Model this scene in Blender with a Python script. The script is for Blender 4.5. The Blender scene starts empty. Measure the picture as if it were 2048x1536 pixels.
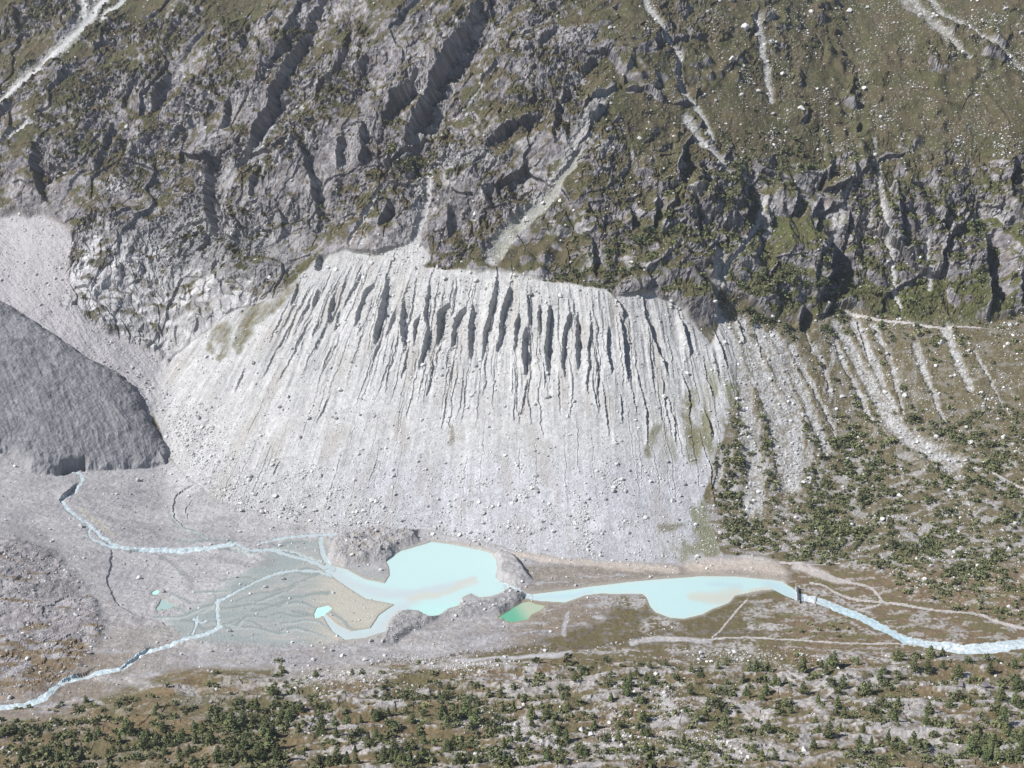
import bpy, math, random
import numpy as np
from mathutils import Vector

random.seed(7)
RNG = np.random.default_rng(11)
scene = bpy.context.scene
COL = scene.collection

# ------------------------------------------------------------------ camera
CAM_Z, PITCH, FPX = 404.0, math.radians(-14.0), 2668.0
cam_data = bpy.data.cameras.new("camera")
cam = bpy.data.objects.new("camera", cam_data)
COL.objects.link(cam)
cam.location = (0, 0, CAM_Z)
cam.rotation_euler = (math.radians(90) + PITCH, 0, 0)
cam_data.sensor_width = 36.0
cam_data.lens = 36.0 * FPX / 2048.0
cam_data.clip_start, cam_data.clip_end = 1.0, 20000.0
scene.camera = cam

# ------------------------------------------------------------------ sky, sun, exposure
SUN_EL, SUN_BACK = math.radians(42), math.radians(22)
to_sun = Vector((-math.cos(SUN_EL) * math.cos(SUN_BACK), -math.cos(SUN_EL) * math.sin(SUN_BACK), math.sin(SUN_EL)))
world = bpy.data.worlds.new("World")
scene.world = world
world.use_nodes = True
wn = world.node_tree.nodes
sky = wn.new("ShaderNodeTexSky")
sky.sky_type = 'NISHITA'
sky.sun_disc = False
sky.sun_elevation = SUN_EL
sky.sun_rotation = math.atan2(to_sun.x, to_sun.y)
sky.altitude = 2000
wn["Background"].inputs["Strength"].default_value = 0.07
world.node_tree.links.new(sky.outputs[0], wn["Background"].inputs["Color"])
sun_data = bpy.data.lights.new("sun", 'SUN')
sun_data.energy = 5.0
sun_data.angle = math.radians(0.5)
sun_data.color = (1.0, 0.972, 0.945)
sun = bpy.data.objects.new("sun", sun_data)
COL.objects.link(sun)
sun.rotation_euler = to_sun.to_track_quat('Z', 'Y').to_euler()
sun.location = (-300, 300, 900)
scene.view_settings.view_transform = 'Standard'
scene.view_settings.look = 'None'
scene.view_settings.exposure = 0.55
scene.view_settings.gamma = 1.0
HAZE = 0.00004

# ------------------------------------------------------------------ noise helpers
F = np.float32


def hash2(ix, iy, seed):
    h = (ix.astype(np.uint32) * np.uint32(374761393) + iy.astype(np.uint32) * np.uint32(668265263)
         + np.uint32((seed * 2246822519 + 3266489917) & 0xffffffff))
    h = (h ^ (h >> np.uint32(13))) * np.uint32(1274126177)
    h = h ^ (h >> np.uint32(16))
    h = h * np.uint32(2654435761)
    return h ^ (h >> np.uint32(15))


def perlin(x, y, seed=0):
    x = np.asarray(x, F); y = np.asarray(y, F)
    fx, fy = np.floor(x), np.floor(y)
    ix, iy = fx.astype(np.int32), fy.astype(np.int32)
    dx, dy = x - fx, y - fy
    sx = dx * dx * dx * (dx * (dx * 6 - 15) + 10)
    sy = dy * dy * dy * (dy * (dy * 6 - 15) + 10)

    def corner(cx, cy):
        a = hash2(ix + cx, iy + cy, seed).astype(F) * F(2 * math.pi / 4294967296.0)
        return np.cos(a) * (dx - cx) + np.sin(a) * (dy - cy)
    a = corner(0, 0); b = corner(1, 0); c = corner(0, 1); d = corner(1, 1)
    t = a + (b - a) * sx
    return (t + ((c + (d - c) * sx) - t) * sy) * F(1.5)


def fbm(x, y, octv=4, seed=0, gain=0.5, lac=2.03):
    s, a, n = 0, 1.0, 0
    for k in range(octv):
        s = s + a * perlin(x, y, seed + 17 * k)
        n += a
        a *= gain
        x = x * lac + 3.1; y = y * lac + 7.7
    return s / n


def ridged(x, y, octv=4, seed=0, gain=0.5):
    s, a, n = 0, 1.0, 0
    for k in range(octv):
        s = s + a * (1 - 2 * np.abs(perlin(x, y, seed + 29 * k)))
        n += a
        a *= gain
        x = x * 2.07 + 1.3; y = y * 2.07 + 4.1
    return s / n


def facets(x, y, seed=0, tilt=1.0):
    """broken rock faces: every cell of a jittered lattice is one tilted plane; returns height, cell random, edge distance"""
    x = np.asarray(x, F); y = np.asarray(y, F)
    ix, iy = np.floor(x).astype(np.int32), np.floor(y).astype(np.int32)
    f1 = np.full(x.shape, 9, F); f2 = np.full(x.shape, 9, F)
    hgt = np.zeros(x.shape, F); rid = np.zeros(x.shape, F)
    for oy in (-1, 0, 1):
        for ox in (-1, 0, 1):
            h = hash2(ix + ox, iy + oy, seed)
            r1 = (h & np.uint32(1023)).astype(F) / 1023
            r2 = ((h >> np.uint32(10)) & np.uint32(1023)).astype(F) / 1023
            r3 = ((h >> np.uint32(20)) & np.uint32(1023)).astype(F) / 1023
            px, py = ix + ox + r1 - x, iy + oy + r2 - y
            d = px * px + py * py
            nearer = d < f1
            f2 = np.where(nearer, f1, np.minimum(f2, d))
            ang = r3 * F(2 * math.pi)
            pl = -(np.cos(ang) * px + np.sin(ang) * py) * tilt + (r1 + r2 - 1)
            hgt = np.where(nearer, pl, hgt)
            rid = np.where(nearer, (r3 * 7.13 + r1 * 3.7) % 1.0, rid)
            f1 = np.where(nearer, d, f1)
    return hgt, rid, np.sqrt(f2) - np.sqrt(f1)


def smooth(e0, e1, x):
    t = np.clip((x - e0) / (e1 - e0), 0, 1)
    return t * t * (3 - 2 * t)


def mix(a, b, t):
    return a + (b - a) * t


# ------------------------------------------------------------------ survey grid: the bare valley, before relief
# Slopes were read off the photograph per bearing (u) and sight line (v), in photo pixels, and are integrated outward
# from the lake level into a real valley in metres.
STEP = 1.6
us = np.arange(-300, 2348.1, STEP).astype(np.float64)
vs = np.arange(-220, 1760.1, STEP).astype(np.float64)
NU, NV = len(us), len(vs)
FG = [(1330, -3), (1400, -8), (1540, -12), (1800, -18)]
SLOPES = {
    -350: [(-320, 36), (0, 38), (300, 44), (430, 36), (600, 28), (700, 24), (950, 18), (1050, 9), (1290, 5), (1330, -2), (1400, -6), (1800, -16)],
    0: [(-320, 36), (0, 40), (300, 46), (410, 42), (450, 31), (600, 27), (700, 24), (900, 20), (960, 8), (1080, 3), (1200, 6), (1290, 4), (1330, 1), (1400, -4), (1540, -10), (1800, -16)],
    330: [(-320, 36), (0, 42), (250, 46), (480, 48), (560, 52), (680, 42), (720, 28), (900, 24), (960, 9), (1000, 4), (1060, 1), (1100, 0), (1290, 0), (1330, -1), (1400, -6), (1540, -11), (1800, -17)],
    620: [(-320, 36), (0, 42), (300, 47), (480, 50), (550, 42), (600, 38), (750, 33), (900, 31), (1000, 26), (1040, 12), (1068, 0), (1290, 0)] + FG,
    900: [(-320, 36), (0, 40), (200, 43), (350, 48), (450, 52), (520, 40), (545, 26), (565, 48), (650, 46), (750, 38), (850, 34), (950, 32), (1020, 30), (1060, 22), (1082, 2), (1090, 0), (1290, 0)] + FG,
    1200: [(-320, 36), (0, 39), (200, 42), (350, 48), (450, 52), (540, 48), (572, 28), (595, 48), (680, 46), (780, 38), (900, 34), (1000, 32), (1080, 28), (1110, 10), (1135, 1), (1150, 0), (1290, 0)] + FG,
    1450: [(-320, 35), (0, 38), (200, 40), (350, 46), (450, 55), (600, 48), (650, 38), (800, 34), (950, 31), (1060, 26), (1105, 10), (1130, 1), (1145, 0), (1290, 0)] + FG,
    1700: [(-320, 34), (0, 35), (250, 37), (330, 50), (450, 58), (580, 50), (630, 20), (655, 34), (800, 32), (950, 26), (1060, 16), (1110, 8), (1150, 3), (1190, 0), (1290, 0)] + FG,
    2048: [(-320, 34), (0, 35), (250, 37), (330, 52), (450, 60), (620, 45), (660, 14), (690, 32), (850, 30), (960, 24), (1060, 15), (1150, 9), (1240, 3), (1265, 0), (1310, 0), (1345, -3), (1400, -7), (1540, -12), (1800, -18)],
    2400: [(-320, 34), (0, 35), (250, 37), (330, 52), (450, 60), (620, 45), (660, 14), (690, 32), (850, 30), (960, 24), (1060, 15), (1150, 9), (1240, 3), (1265, 0), (1310, 0), (1345, -3), (1400, -7), (1540, -12), (1800, -18)],
}
cu = sorted(SLOPES)
cols = np.array([np.interp(vs, [p[0] for p in SLOPES[k]], [p[1] for p in SLOPES[k]]) for k in cu])
ALPHA = np.empty((NV, NU))
for j in range(NV):
    ALPHA[j] = np.interp(us, cu, cols[:, j])
ker = np.hanning(61); ker /= ker.sum()
pad = np.pad(ALPHA, ((0, 0), (30, 30)), mode='edge')
ALPHA = np.apply_along_axis(lambda r: np.convolve(r, ker, 'valid'), 1, pad)
TA = np.tan(np.radians(ALPHA))
cp, sp = math.cos(PITCH), math.sin(PITCH)


def ray(u, v):
    x = (u - 1024.0) / FPX
    yu = -(v - 768.0) / FPX
    dy = cp - yu * sp
    dz = sp + yu * cp
    return x / dy, dz / dy      # dx/dy, dz/dy


U, V = np.meshgrid(us, vs)
MX, MZ = ray(U, V)
Y = np.zeros((NV, NU))
j0 = int(np.argmin(np.abs(vs - 1292)))
Y[j0] = -CAM_Z / MZ[j0]
for j in range(j0 - 1, -1, -1):
    Y[j] = Y[j + 1] * (TA[j] - MZ[j + 1]) / (TA[j] - MZ[j])
for j in range(j0 + 1, NV):
    Y[j] = Y[j - 1] * (TA[j] - MZ[j - 1]) / (TA[j] - MZ[j])
X = Y * MX
Z = CAM_Z + Y * MZ
B = np.stack([X, Y, Z], -1)                     # bare valley
T = np.zeros((NV, NU))
dl = np.sqrt(np.diff(Y, axis=0) ** 2 + np.diff(Z, axis=0) ** 2)
T[:-1] = np.cumsum(dl[::-1], 0)[::-1]           # metres up the slope
T = T - T[j0:j0 + 1]


def grid_normals(P):
    du = np.empty_like(P); dv = np.empty_like(P)
    du[:, 1:-1] = P[:, 2:] - P[:, :-2]; du[:, 0] = P[:, 1] - P[:, 0]; du[:, -1] = P[:, -1] - P[:, -2]
    dv[1:-1] = P[:-2] - P[2:]; dv[0] = P[0] - P[1]; dv[-1] = P[-2] - P[-1]
    n = np.cross(du, dv)
    return n / np.linalg.norm(n, axis=-1, keepdims=True)


def blur(A, k):
    ker = np.hanning(k + 2)[1:-1]; ker /= ker.sum()
    h = k // 2
    for ax in (0, 1):
        p = np.pad(A, [(h, h) if i == ax else (0, 0) for i in range(A.ndim)], mode='edge')
        o = 0
        for i in range(k):
            sl = [slice(None)] * A.ndim
            sl[ax] = slice(i, i + A.shape[ax])
            o = o + ker[i] * p[tuple(sl)]
        A = o
    return A


N0 = grid_normals(B)
DIST = np.sqrt(X * X + Y * Y + (Z - CAM_Z) ** 2)
MPP = (DIST / FPX).astype(F)                    # metres in one photo pixel
Uf, Vf, Xf, Tf = U.astype(F), V.astype(F), X.astype(F), T.astype(F)
WU = Uf + 9 * fbm(Xf / 22, Tf / 22, 4, 301)     # ragged outlines
WV = Vf + 7 * fbm(Xf / 22, Tf / 22, 4, 302)


RAG = (fbm(Xf / 4.5, Tf / 4.5, 3, 306), fbm(Xf / 4.5, Tf / 4.5, 3, 307))


def window(pts, padpx):
    a = np.asarray(pts, float)
    i0 = int(np.clip((a[:, 0].min() - padpx - us[0]) / STEP, 0, NU - 1)); i1 = int(np.clip((a[:, 0].max() + padpx - us[0]) / STEP + 2, 1, NU))
    k0 = int(np.clip((a[:, 1].min() - padpx - vs[0]) / STEP, 0, NV - 1)); k1 = int(np.clip((a[:, 1].max() + padpx - vs[0]) / STEP + 2, 1, NV))
    return slice(k0, k1), slice(i0, i1)


def curve(pts, n=8):
    p = np.asarray(pts, float)
    q = np.vstack([2 * p[0] - p[1], p, 2 * p[-1] - p[-2]])
    out = []
    for i in range(1, len(q) - 2):
        for t in np.linspace(0, 1, n, endpoint=False):
            a, b, c, d = q[i - 1], q[i], q[i + 1], q[i + 2]
            out.append(0.5 * (2 * b + (c - a) * t + (2 * a - 5 * b + 4 * c - d) * t * t + (3 * b - a - 3 * c + d) * t ** 3))
    out.append(p[-1])
    return np.array(out)


def along(pts, gu, gv):
    """distance to a polyline, position 0..1 along it, and side (+1 to the right of a line drawn downward)"""
    p = np.asarray(pts, float)
    seg = np.sqrt((np.diff(p, axis=0) ** 2).sum(1)); tot = seg.sum(); acc = 0
    best = np.full(gu.shape, 1e9, F); tt = np.zeros(gu.shape, F); sd = np.zeros(gu.shape, F)
    for i in range(len(p) - 1):
        ax, ay = p[i]; bx, by = p[i + 1] - p[i]
        L2 = bx * bx + by * by + 1e-9
        t = np.clip(((gu - ax) * bx + (gv - ay) * by) / L2, 0, 1)
        ex, ey = gu - ax - t * bx, gv - ay - t * by
        d = ex * ex + ey * ey
        m = d < best
        best = np.where(m, d, best)
        tt = np.where(m, (acc + t * seg[i]) / tot, tt)
        sd = np.where(m, np.sign(ex * by - ey * bx), sd)
        acc += seg[i]
    return np.sqrt(best), tt, sd


def inside(pts, warp=1.0, padpx=60):
    """signed distance to a polygon in photo pixels (positive inside) over the whole grid"""
    sl = window(pts, padpx)
    gu = Uf[sl] + warp * (WU[sl] - Uf[sl]); gv = Vf[sl] + warp * (WV[sl] - Vf[sl])
    p = list(pts) + [pts[0]]
    d, _, _ = along(p, gu, gv)
    ins = np.zeros(gu.shape, bool)
    for (ax, ay), (bx, by) in zip(p[:-1], p[1:]):
        if ay != by:
            c = ((ay > gv) != (by > gv)) & (gu < (bx - ax) * (gv - ay) / (by - ay) + ax)
            ins ^= c
    out = np.full((NV, NU), -padpx, F)
    out[sl] = np.where(ins, d, -np.minimum(d, padpx))
    return out


def strokes(lines, warp=0.5, soft=0.35, fade=0.0, ragged=0.0):
    """mask of brushed lines: [(points, half width at start, half width at end), ...]"""
    out = np.zeros((NV, NU), F)
    for pts, w0, w1 in lines:
        c = curve(pts, 5)
        sl = window(c, max(w0, w1) * 1.6 + 12)
        gu = Uf[sl] + warp * (WU[sl] - Uf[sl]); gv = Vf[sl] + warp * (WV[sl] - Vf[sl])
        if ragged:
            gu = gu + ragged * RAG[0][sl]; gv = gv + ragged * RAG[1][sl]
        d, t, _ = along(c, gu, gv)
        w = w0 + (w1 - w0) * t
        m = 1 - smooth(w * (1 - soft), w * (1 + soft) + 0.4, d)
        if fade:
            m = m * smooth(1.0, 1 - fade, t)
        out[sl] = np.maximum(out[sl], m)
    return out


# ------------------------------------------------------------------ survey: where things lie in the photograph
P_MORAINE = [(300, 800), (318, 755), (345, 715), (400, 668), (470, 618), (560, 592), (598, 552), (640, 518), (690, 498), (745, 512), (795, 494), (828, 480), (846, 492), (862, 518), (850, 533), (900, 541), (960, 545), (1000, 545), (1040, 552), (1080, 563), (1150, 570), (1212, 579), (1230, 592), (1290, 588), (1332, 598), (1352, 612), (1385, 640), (1402, 665), (1422, 690), (1440, 640), (1475, 720), (1470, 800), (1455, 850), (1440, 890), (1425, 930), (1410, 990), (1420, 1050), (1445, 1112), (1350, 1128), (1250, 1124), (1130, 1114), (1040, 1108), (990, 1088), (900, 1070), (840, 1056), (640, 1062), (540, 1040), (430, 1000), (372, 955), (330, 900)]
P_GLACIER = [(-420, 560), (0, 600), (60, 640), (110, 670), (170, 715), (230, 745), (262, 770), (285, 800), (300, 840), (325, 880), (342, 906), (330, 930), (250, 940), (170, 942), (125, 946), (95, 950), (60, 945), (20, 912), (-60, 895), (-420, 885)]
P_LEFTSCREE = [(-420, 430), (0, 432), (90, 430), (150, 470), (135, 560), (170, 640), (330, 720), (320, 760), (300, 850), (330, 900), (250, 900), (0, 720), (-420, 640)]
P_SLABS = [(122, 610), (145, 530), (180, 480), (290, 478), (400, 540), (520, 560), (480, 622), (400, 668), (345, 715), (300, 706), (250, 680), (190, 652), (140, 642)]
P_PALE = [(-420, 880), (0, 900), (110, 945), (340, 920), (430, 1000), (540, 1035), (840, 1050), (990, 1085), (1130, 1110), (1350, 1125), (1440, 1108), (1520, 1112), (1590, 1140), (1570, 1170), (1500, 1190), (1300, 1180), (1240, 1190), (1210, 1240), (1100, 1270), (1000, 1300), (880, 1322), (760, 1330), (600, 1345), (420, 1335), (330, 1345), (240, 1385), (90, 1440), (-420, 1470)]
P_HUMMOCK = [(-420, 1070), (40, 1082), (110, 1110), (150, 1150), (185, 1200), (205, 1250), (190, 1300), (130, 1370), (60, 1395), (-420, 1410)]
P_FAN = [(225, 1100), (470, 1098), (560, 1130), (540, 1170), (430, 1190), (420, 1230), (330, 1250), (240, 1215), (212, 1170), (218, 1135)]
P_DELTA = [(400, 1210), (480, 1150), (560, 1090), (650, 1075), (660, 1110), (700, 1135), (770, 1150), (800, 1190), (790, 1240), (740, 1270), (640, 1290), (520, 1290), (380, 1275), (330, 1240)]
P_LAKE = [(772, 1122), (800, 1102), (830, 1093), (862, 1083), (915, 1089), (960, 1095), (982, 1103), (992, 1120), (995, 1135), (990, 1152), (1000, 1163), (1022, 1170), (1008, 1182), (980, 1192), (958, 1194), (942, 1186), (925, 1194), (918, 1210), (895, 1216), (880, 1228), (862, 1233), (845, 1226), (835, 1220), (815, 1219), (795, 1222), (776, 1242), (770, 1262), (730, 1275), (690, 1279), (665, 1262), (650, 1238), (642, 1225), (650, 1228), (672, 1248), (700, 1262), (740, 1256), (752, 1240), (758, 1230), (770, 1222), (790, 1208), (770, 1204), (730, 1196), (690, 1170), (655, 1146), (640, 1135), (652, 1128), (690, 1138), (730, 1158), (770, 1166), (780, 1150), (778, 1135)]
P_LAKE2 = [(1028, 1184), (1060, 1188), (1130, 1180), (1200, 1170), (1290, 1160), (1400, 1152), (1470, 1152), (1540, 1158), (1562, 1162), (1585, 1175), (1596, 1186), (1596, 1200), (1570, 1190), (1545, 1178), (1520, 1180), (1470, 1190), (1458, 1204), (1428, 1216), (1405, 1228), (1370, 1236), (1340, 1235), (1312, 1224), (1300, 1212), (1292, 1194), (1284, 1187), (1200, 1186), (1170, 1190), (1130, 1204), (1085, 1202), (1050, 1196)]
P_POND = [(998, 1234), (1020, 1220), (1042, 1206), (1058, 1203), (1072, 1208), (1090, 1212), (1080, 1220), (1062, 1228), (1055, 1238), (1020, 1244)]
P_POND2 = [(628, 1228), (634, 1216), (655, 1211), (664, 1217), (652, 1226), (640, 1234), (630, 1236)]
P_POND3 = [(303, 1181), (312, 1177), (318, 1181), (312, 1187), (304, 1187)]
P_POND4 = [(311, 1214), (318, 1206), (322, 1196), (331, 1196), (336, 1203), (347, 1205), (352, 1209), (342, 1212), (333, 1218), (322, 1215), (316, 1220)]
P_RIGHT = [(1400, 560), (1440, 640), (1475, 720), (1470, 800), (1440, 890), (1410, 990), (1420, 1050), (1445, 1108), (1520, 1108), (1600, 1128), (1750, 1130), (1800, 1180), (1900, 1220), (2048, 1250), (2420, 1270), (2420, 560), (1900, 655), (1690, 620), (1600, 650), (1540, 640)]
P_NEAR = [(-420, 1465), (90, 1438), (240, 1383), (330, 1345), (420, 1335), (600, 1345), (760, 1330), (880, 1322), (1000, 1306), (1150, 1300), (1300, 1296), (1380, 1325), (1500, 1312), (1640, 1300), (1800, 1300), (2048, 1315), (2420, 1330), (2420, 1900), (-420, 1900)]
P_MOUND = [(655, 1100), (672, 1075), (720, 1055), (760, 1052), (800, 1060), (838, 1056), (840, 1085), (800, 1102), (772, 1122), (740, 1130), (690, 1138), (660, 1128)]
P_MOUND2 = [(985, 1108), (1000, 1100), (1030, 1110), (1060, 1150), (1070, 1162), (1030, 1172), (1000, 1163), (990, 1150), (996, 1135)]
P_DAM = [(752, 1300), (770, 1262), (782, 1236), (800, 1222), (832, 1221), (862, 1234), (885, 1228), (930, 1212), (985, 1194), (1020, 1176), (1052, 1184), (1050, 1200), (1000, 1232), (940, 1236), (880, 1240), (830, 1262), (790, 1290)]

# streams and tracks: points, half width at both ends (photo pixels)
STREAMS = [
    ([(128, 948), (142, 942), (160, 950), (162, 965), (145, 985), (124, 1000), (142, 1025), (170, 1045), (190, 1062), (210, 1078), (235, 1093), (280, 1098), (340, 1100), (400, 1098), (440, 1092), (472, 1089)], 3.4, 4.0),
    ([(180, 1058), (176, 1070), (190, 1082), (215, 1092), (240, 1095)], 2.2, 2.6),
    ([(472, 1089), (500, 1103), (540, 1100), (580, 1112), (620, 1122), (650, 1136)], 2.8, 3.4),
    ([(520, 1086), (560, 1078), (600, 1073), (640, 1070), (672, 1070)], 1.6, 2.2),
    ([(640, 1078), (643, 1100), (655, 1125), (665, 1138)], 5.5, 5.0),
    ([(500, 1103), (560, 1100), (610, 1112), (640, 1122)], 1.4, 1.8),
    ([(430, 1206), (480, 1180), (530, 1155), (580, 1142), (630, 1142), (660, 1152)], 2.2, 2.6),
    ([(436, 1200), (434, 1225), (436, 1250), (425, 1262)], 3.6, 3.4),
    ([(440, 1254), (410, 1268), (370, 1278), (320, 1298), (285, 1308), (262, 1325), (236, 1340), (200, 1345), (165, 1355), (130, 1365), (95, 1392), (60, 1408), (20, 1415), (-60, 1422), (-320, 1440)], 4.0, 7.0),
    ([(395, 1234), (392, 1250), (385, 1268)], 2.2, 2.0), ([(385, 1238), (402, 1246), (412, 1240)], 1.5, 1.3),
    ([(1012, 1172), (1028, 1178), (1042, 1186), (1060, 1192)], 6, 6),
    ([(1596, 1193), (1630, 1199), (1670, 1214), (1720, 1234), (1770, 1258), (1810, 1278), (1850, 1288), (1900, 1296), (1940, 1300), (2000, 1297), (2060, 1288), (2340, 1270)], 9, 9.5),
    ([(1850, 1284), (1890, 1286), (1930, 1292), (2000, 1286), (2060, 1278)], 3, 5),
]
TRACKS = [
    ([(2400, 1282), (2150, 1268), (2048, 1256), (2000, 1245), (1960, 1230), (1900, 1223), (1850, 1218), (1790, 1208), (1765, 1203), (1752, 1185), (1735, 1173), (1700, 1165), (1660, 1152), (1625, 1138), (1610, 1128), (1560, 1125)], 2.6, 1.8),
    ([(1765, 1205), (1730, 1202), (1700, 1197), (1668, 1184), (1650, 1172), (1620, 1166)], 1.7, 1.5),
    ([(1618, 1130), (1650, 1127), (1680, 1126)], 1.3, 1.0),
    ([(1760, 1210), (1735, 1217), (1715, 1220)], 1.6, 1.2),
    ([(1262, 1288), (1300, 1277), (1340, 1277), (1400, 1280), (1440, 1277), (1500, 1276), (1580, 1280), (1650, 1285), (1720, 1288), (1800, 1288), (1835, 1292)], 1.5, 1.4),
    ([(1495, 1200), (1478, 1216), (1462, 1235), (1440, 1262), (1425, 1274)], 1.6, 1.2),
    ([(1690, 624), (1730, 634), (1770, 642), (1830, 648), (1880, 655), (1960, 656)], 2.4, 1.3),
    ([(1935, 934), (1975, 942), (2005, 955), (2040, 974), (2090, 992)], 1.4, 1.4),
]
CHUTES = [      # pale debris runs on the slopes
    ([(1432, 520), (1424, 570), (1426, 600), (1450, 655), (1475, 715), (1490, 790), (1496, 860), (1506, 930), (1512, 1010)], 9, 20),
    ([(1530, 400), (1512, 450), (1482, 500), (1445, 545), (1432, 590)], 4, 4),
    ([(1480, 648), (1520, 740), (1562, 830), (1580, 900), (1585, 960)], 18, 26),
    ([(1515, 656), (1560, 740), (1590, 830), (1600, 930)], 14, 14), ([(1548, 668), (1600, 770), (1632, 850), (1655, 900)], 12, 7),
    ([(1580, 690), (1630, 780), (1660, 840), (1670, 880)], 7, 3), ([(1490, 740), (1530, 800), (1550, 880), (1560, 940)], 5, 6),
    ([(1672, 645), (1708, 710), (1740, 770), (1765, 810), (1800, 860), (1850, 895), (1905, 925)], 9, 20),
    ([(1708, 640), (1745, 720), (1775, 790), (1800, 840)], 12, 5), ([(1745, 650), (1780, 715), (1798, 780), (1808, 825)], 7, 3),
    ([(1668, 680), (1690, 730), (1720, 785), (1742, 840)], 4, 6), ([(1832, 690), (1848, 740), (1872, 800), (1890, 840)], 9, 4),
    ([(1890, 656), (1912, 710), (1935, 760), (1940, 775)], 9, 8), ([(1630, 690), (1648, 735), (1662, 790)], 7, 3),
    ([(1952, 700), (1980, 760), (2008, 815)], 4, 2), ([(1612, 665), (1632, 710)], 3, 2), ([(1500, 990), (1505, 1010)], 20, 24), ([(1440, 920), (1435, 970)], 5, 6),
    ([(1275, -30), (1322, 58), (1357, 113), (1357, 164), (1372, 192), (1406, 236), (1425, 290)], 7, 4),
    ([(1372, 236), (1400, 285), (1430, 320), (1485, 392)], 9, 4), ([(1512, 40), (1530, 126), (1545, 200)], 8, 5),
    ([(1837, -20), (1890, 30), (1946, 65), (2060, 145)], 4, 5), ([(1795, -20), (1881, 58), (1935, 120)], 14, 5),
    ([(219, -20), (171, 44), (147, 79), (102, 120), (51, 164), (-10, 215), (-200, 340)], 14, 7), ([(165, -20), (171, 41)], 12, 8), ([(256, -10), (200, 40)], 4, 4),
    ([(60, 250), (20, 290), (-40, 350)], 5, 8), ([(772, 386), (745, 425), (725, 452), (703, 492)], 2.4, 3.5),
    ([(1165, 308), (1097, 403), (1042, 448), (988, 520)], 5, 17), ([(1000, 140), (940, 210), (905, 240)], 3, 2), ([(860, 350), (858, 400), (835, 480)], 6, 8),
    ([(1745, 290), (1760, 380), (1775, 500), (1800, 620)], 4, 3), ([(1690, 380), (1665, 480)], 5, 4), ([(1848, 500), (1860, 580)], 4, 5),
]
# rock steps: crest polyline, throw in metres; the drop is on the right of the line
STEPS_ROCK = [
    ([(975, 0), (940, 62), (892, 120), (862, 184), (806, 300)], 28), ([(840, 150), (800, 200), (765, 245)], 20), ([(649, -10), (595, 82), (554, 147), (523, 226), (488, 305), (470, 335)], 21),
    ([(413, 300), (412, 350), (418, 410), (430, 488)], 17), ([(345, 150), (318, 190), (305, 240)], 12), ([(598, 270), (622, 350), (640, 455)], 13),
    ([(70, 290), (80, 350), (96, 412)], 17), ([(1080, 228), (1035, 258), (978, 304)], 15), ([(1232, 176), (1180, 215), (1165, 256)], 9), ([(970, 385), (985, 424)], 12),
    ([(1015, 370), (1022, 392)], 9), ([(825, 320), (835, 366)], 11), ([(782, 405), (765, 458)], 13), ([(905, 420), (898, 480)], 10), ([(1222, 14), (1236, 44)], 11), ([(1306, 92), (1312, 116)], 10),
    ([(2028, 322), (2012, 366), (2016, 410)], 13), ([(1642, 338), (1632, 384)], 12), ([(1588, 392), (1576, 436)], 13), ([(1632, 398), (1618, 440)], 12),
    ([(1640, 470), (1648, 535), (1625, 612)], 22), ([(1962, 470), (1972, 555), (1972, 645)], 20), ([(1600, 620), (1592, 662)], 13), ([(1495, 405), (1476, 458)], 11), ([(1510, 20), (1496, 84)], 6),
    ([(1618, 215), (1600, 252)], 7), ([(1735, 330), (1730, 352)], 7), ([(700, 60), (680, 120), (660, 160)], 9), ([(230, 250), (215, 300), (190, 360)], 9), ([(270, 160), (250, 230)], 9), ([(520, 330), (505, 400)], 11),
    ([(730, 250), (722, 330)], 14), ([(690, 280), (672, 340)], 12), ([(1120, 60), (1080, 100)], 9), ([(1190, 120), (1160, 150)], 8), ([(560, 420), (570, 470)], 9), ([(1250, 420), (1262, 470)], 10), ([(1310, 400), (1300, 470)], 10),
    ([(1180, 480), (1190, 560)], 10), ([(1720, 250), (1712, 275)], 8), ([(1690, 420), (1680, 500)], 9), ([(1790, 400), (1800, 520)], 9), ([(1880, 420), (1890, 540)], 8), ([(2030, 560), (2040, 620)], 10), ([(30, 20), (38, 60)], 11),
    ([(395, 965), (360, 985), (346, 1010), (350, 1035), (365, 1055)], 1.7), ([(300, 1296), (262, 1322), (240, 1338)], 2.2), ([(190, 1338), (140, 1358), (118, 1372)], 2.2), ([(156, 968), (138, 982), (118, 1003)], 4), ([(385, 1000), (372, 1020), (376, 1040)], 1.2),
    ([(505, 60), (490, 110)], 8), ([(460, 200), (445, 260)], 9), ([(370, 260), (360, 330)], 8), ([(1140, 180), (1118, 240), (1110, 300)], 8), ([(640, 510), (632, 540)], 8),
]
c5 = lambda *p: [(680 + x / 2.926, 500 + y / 2.926) for x, y in p]
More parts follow.
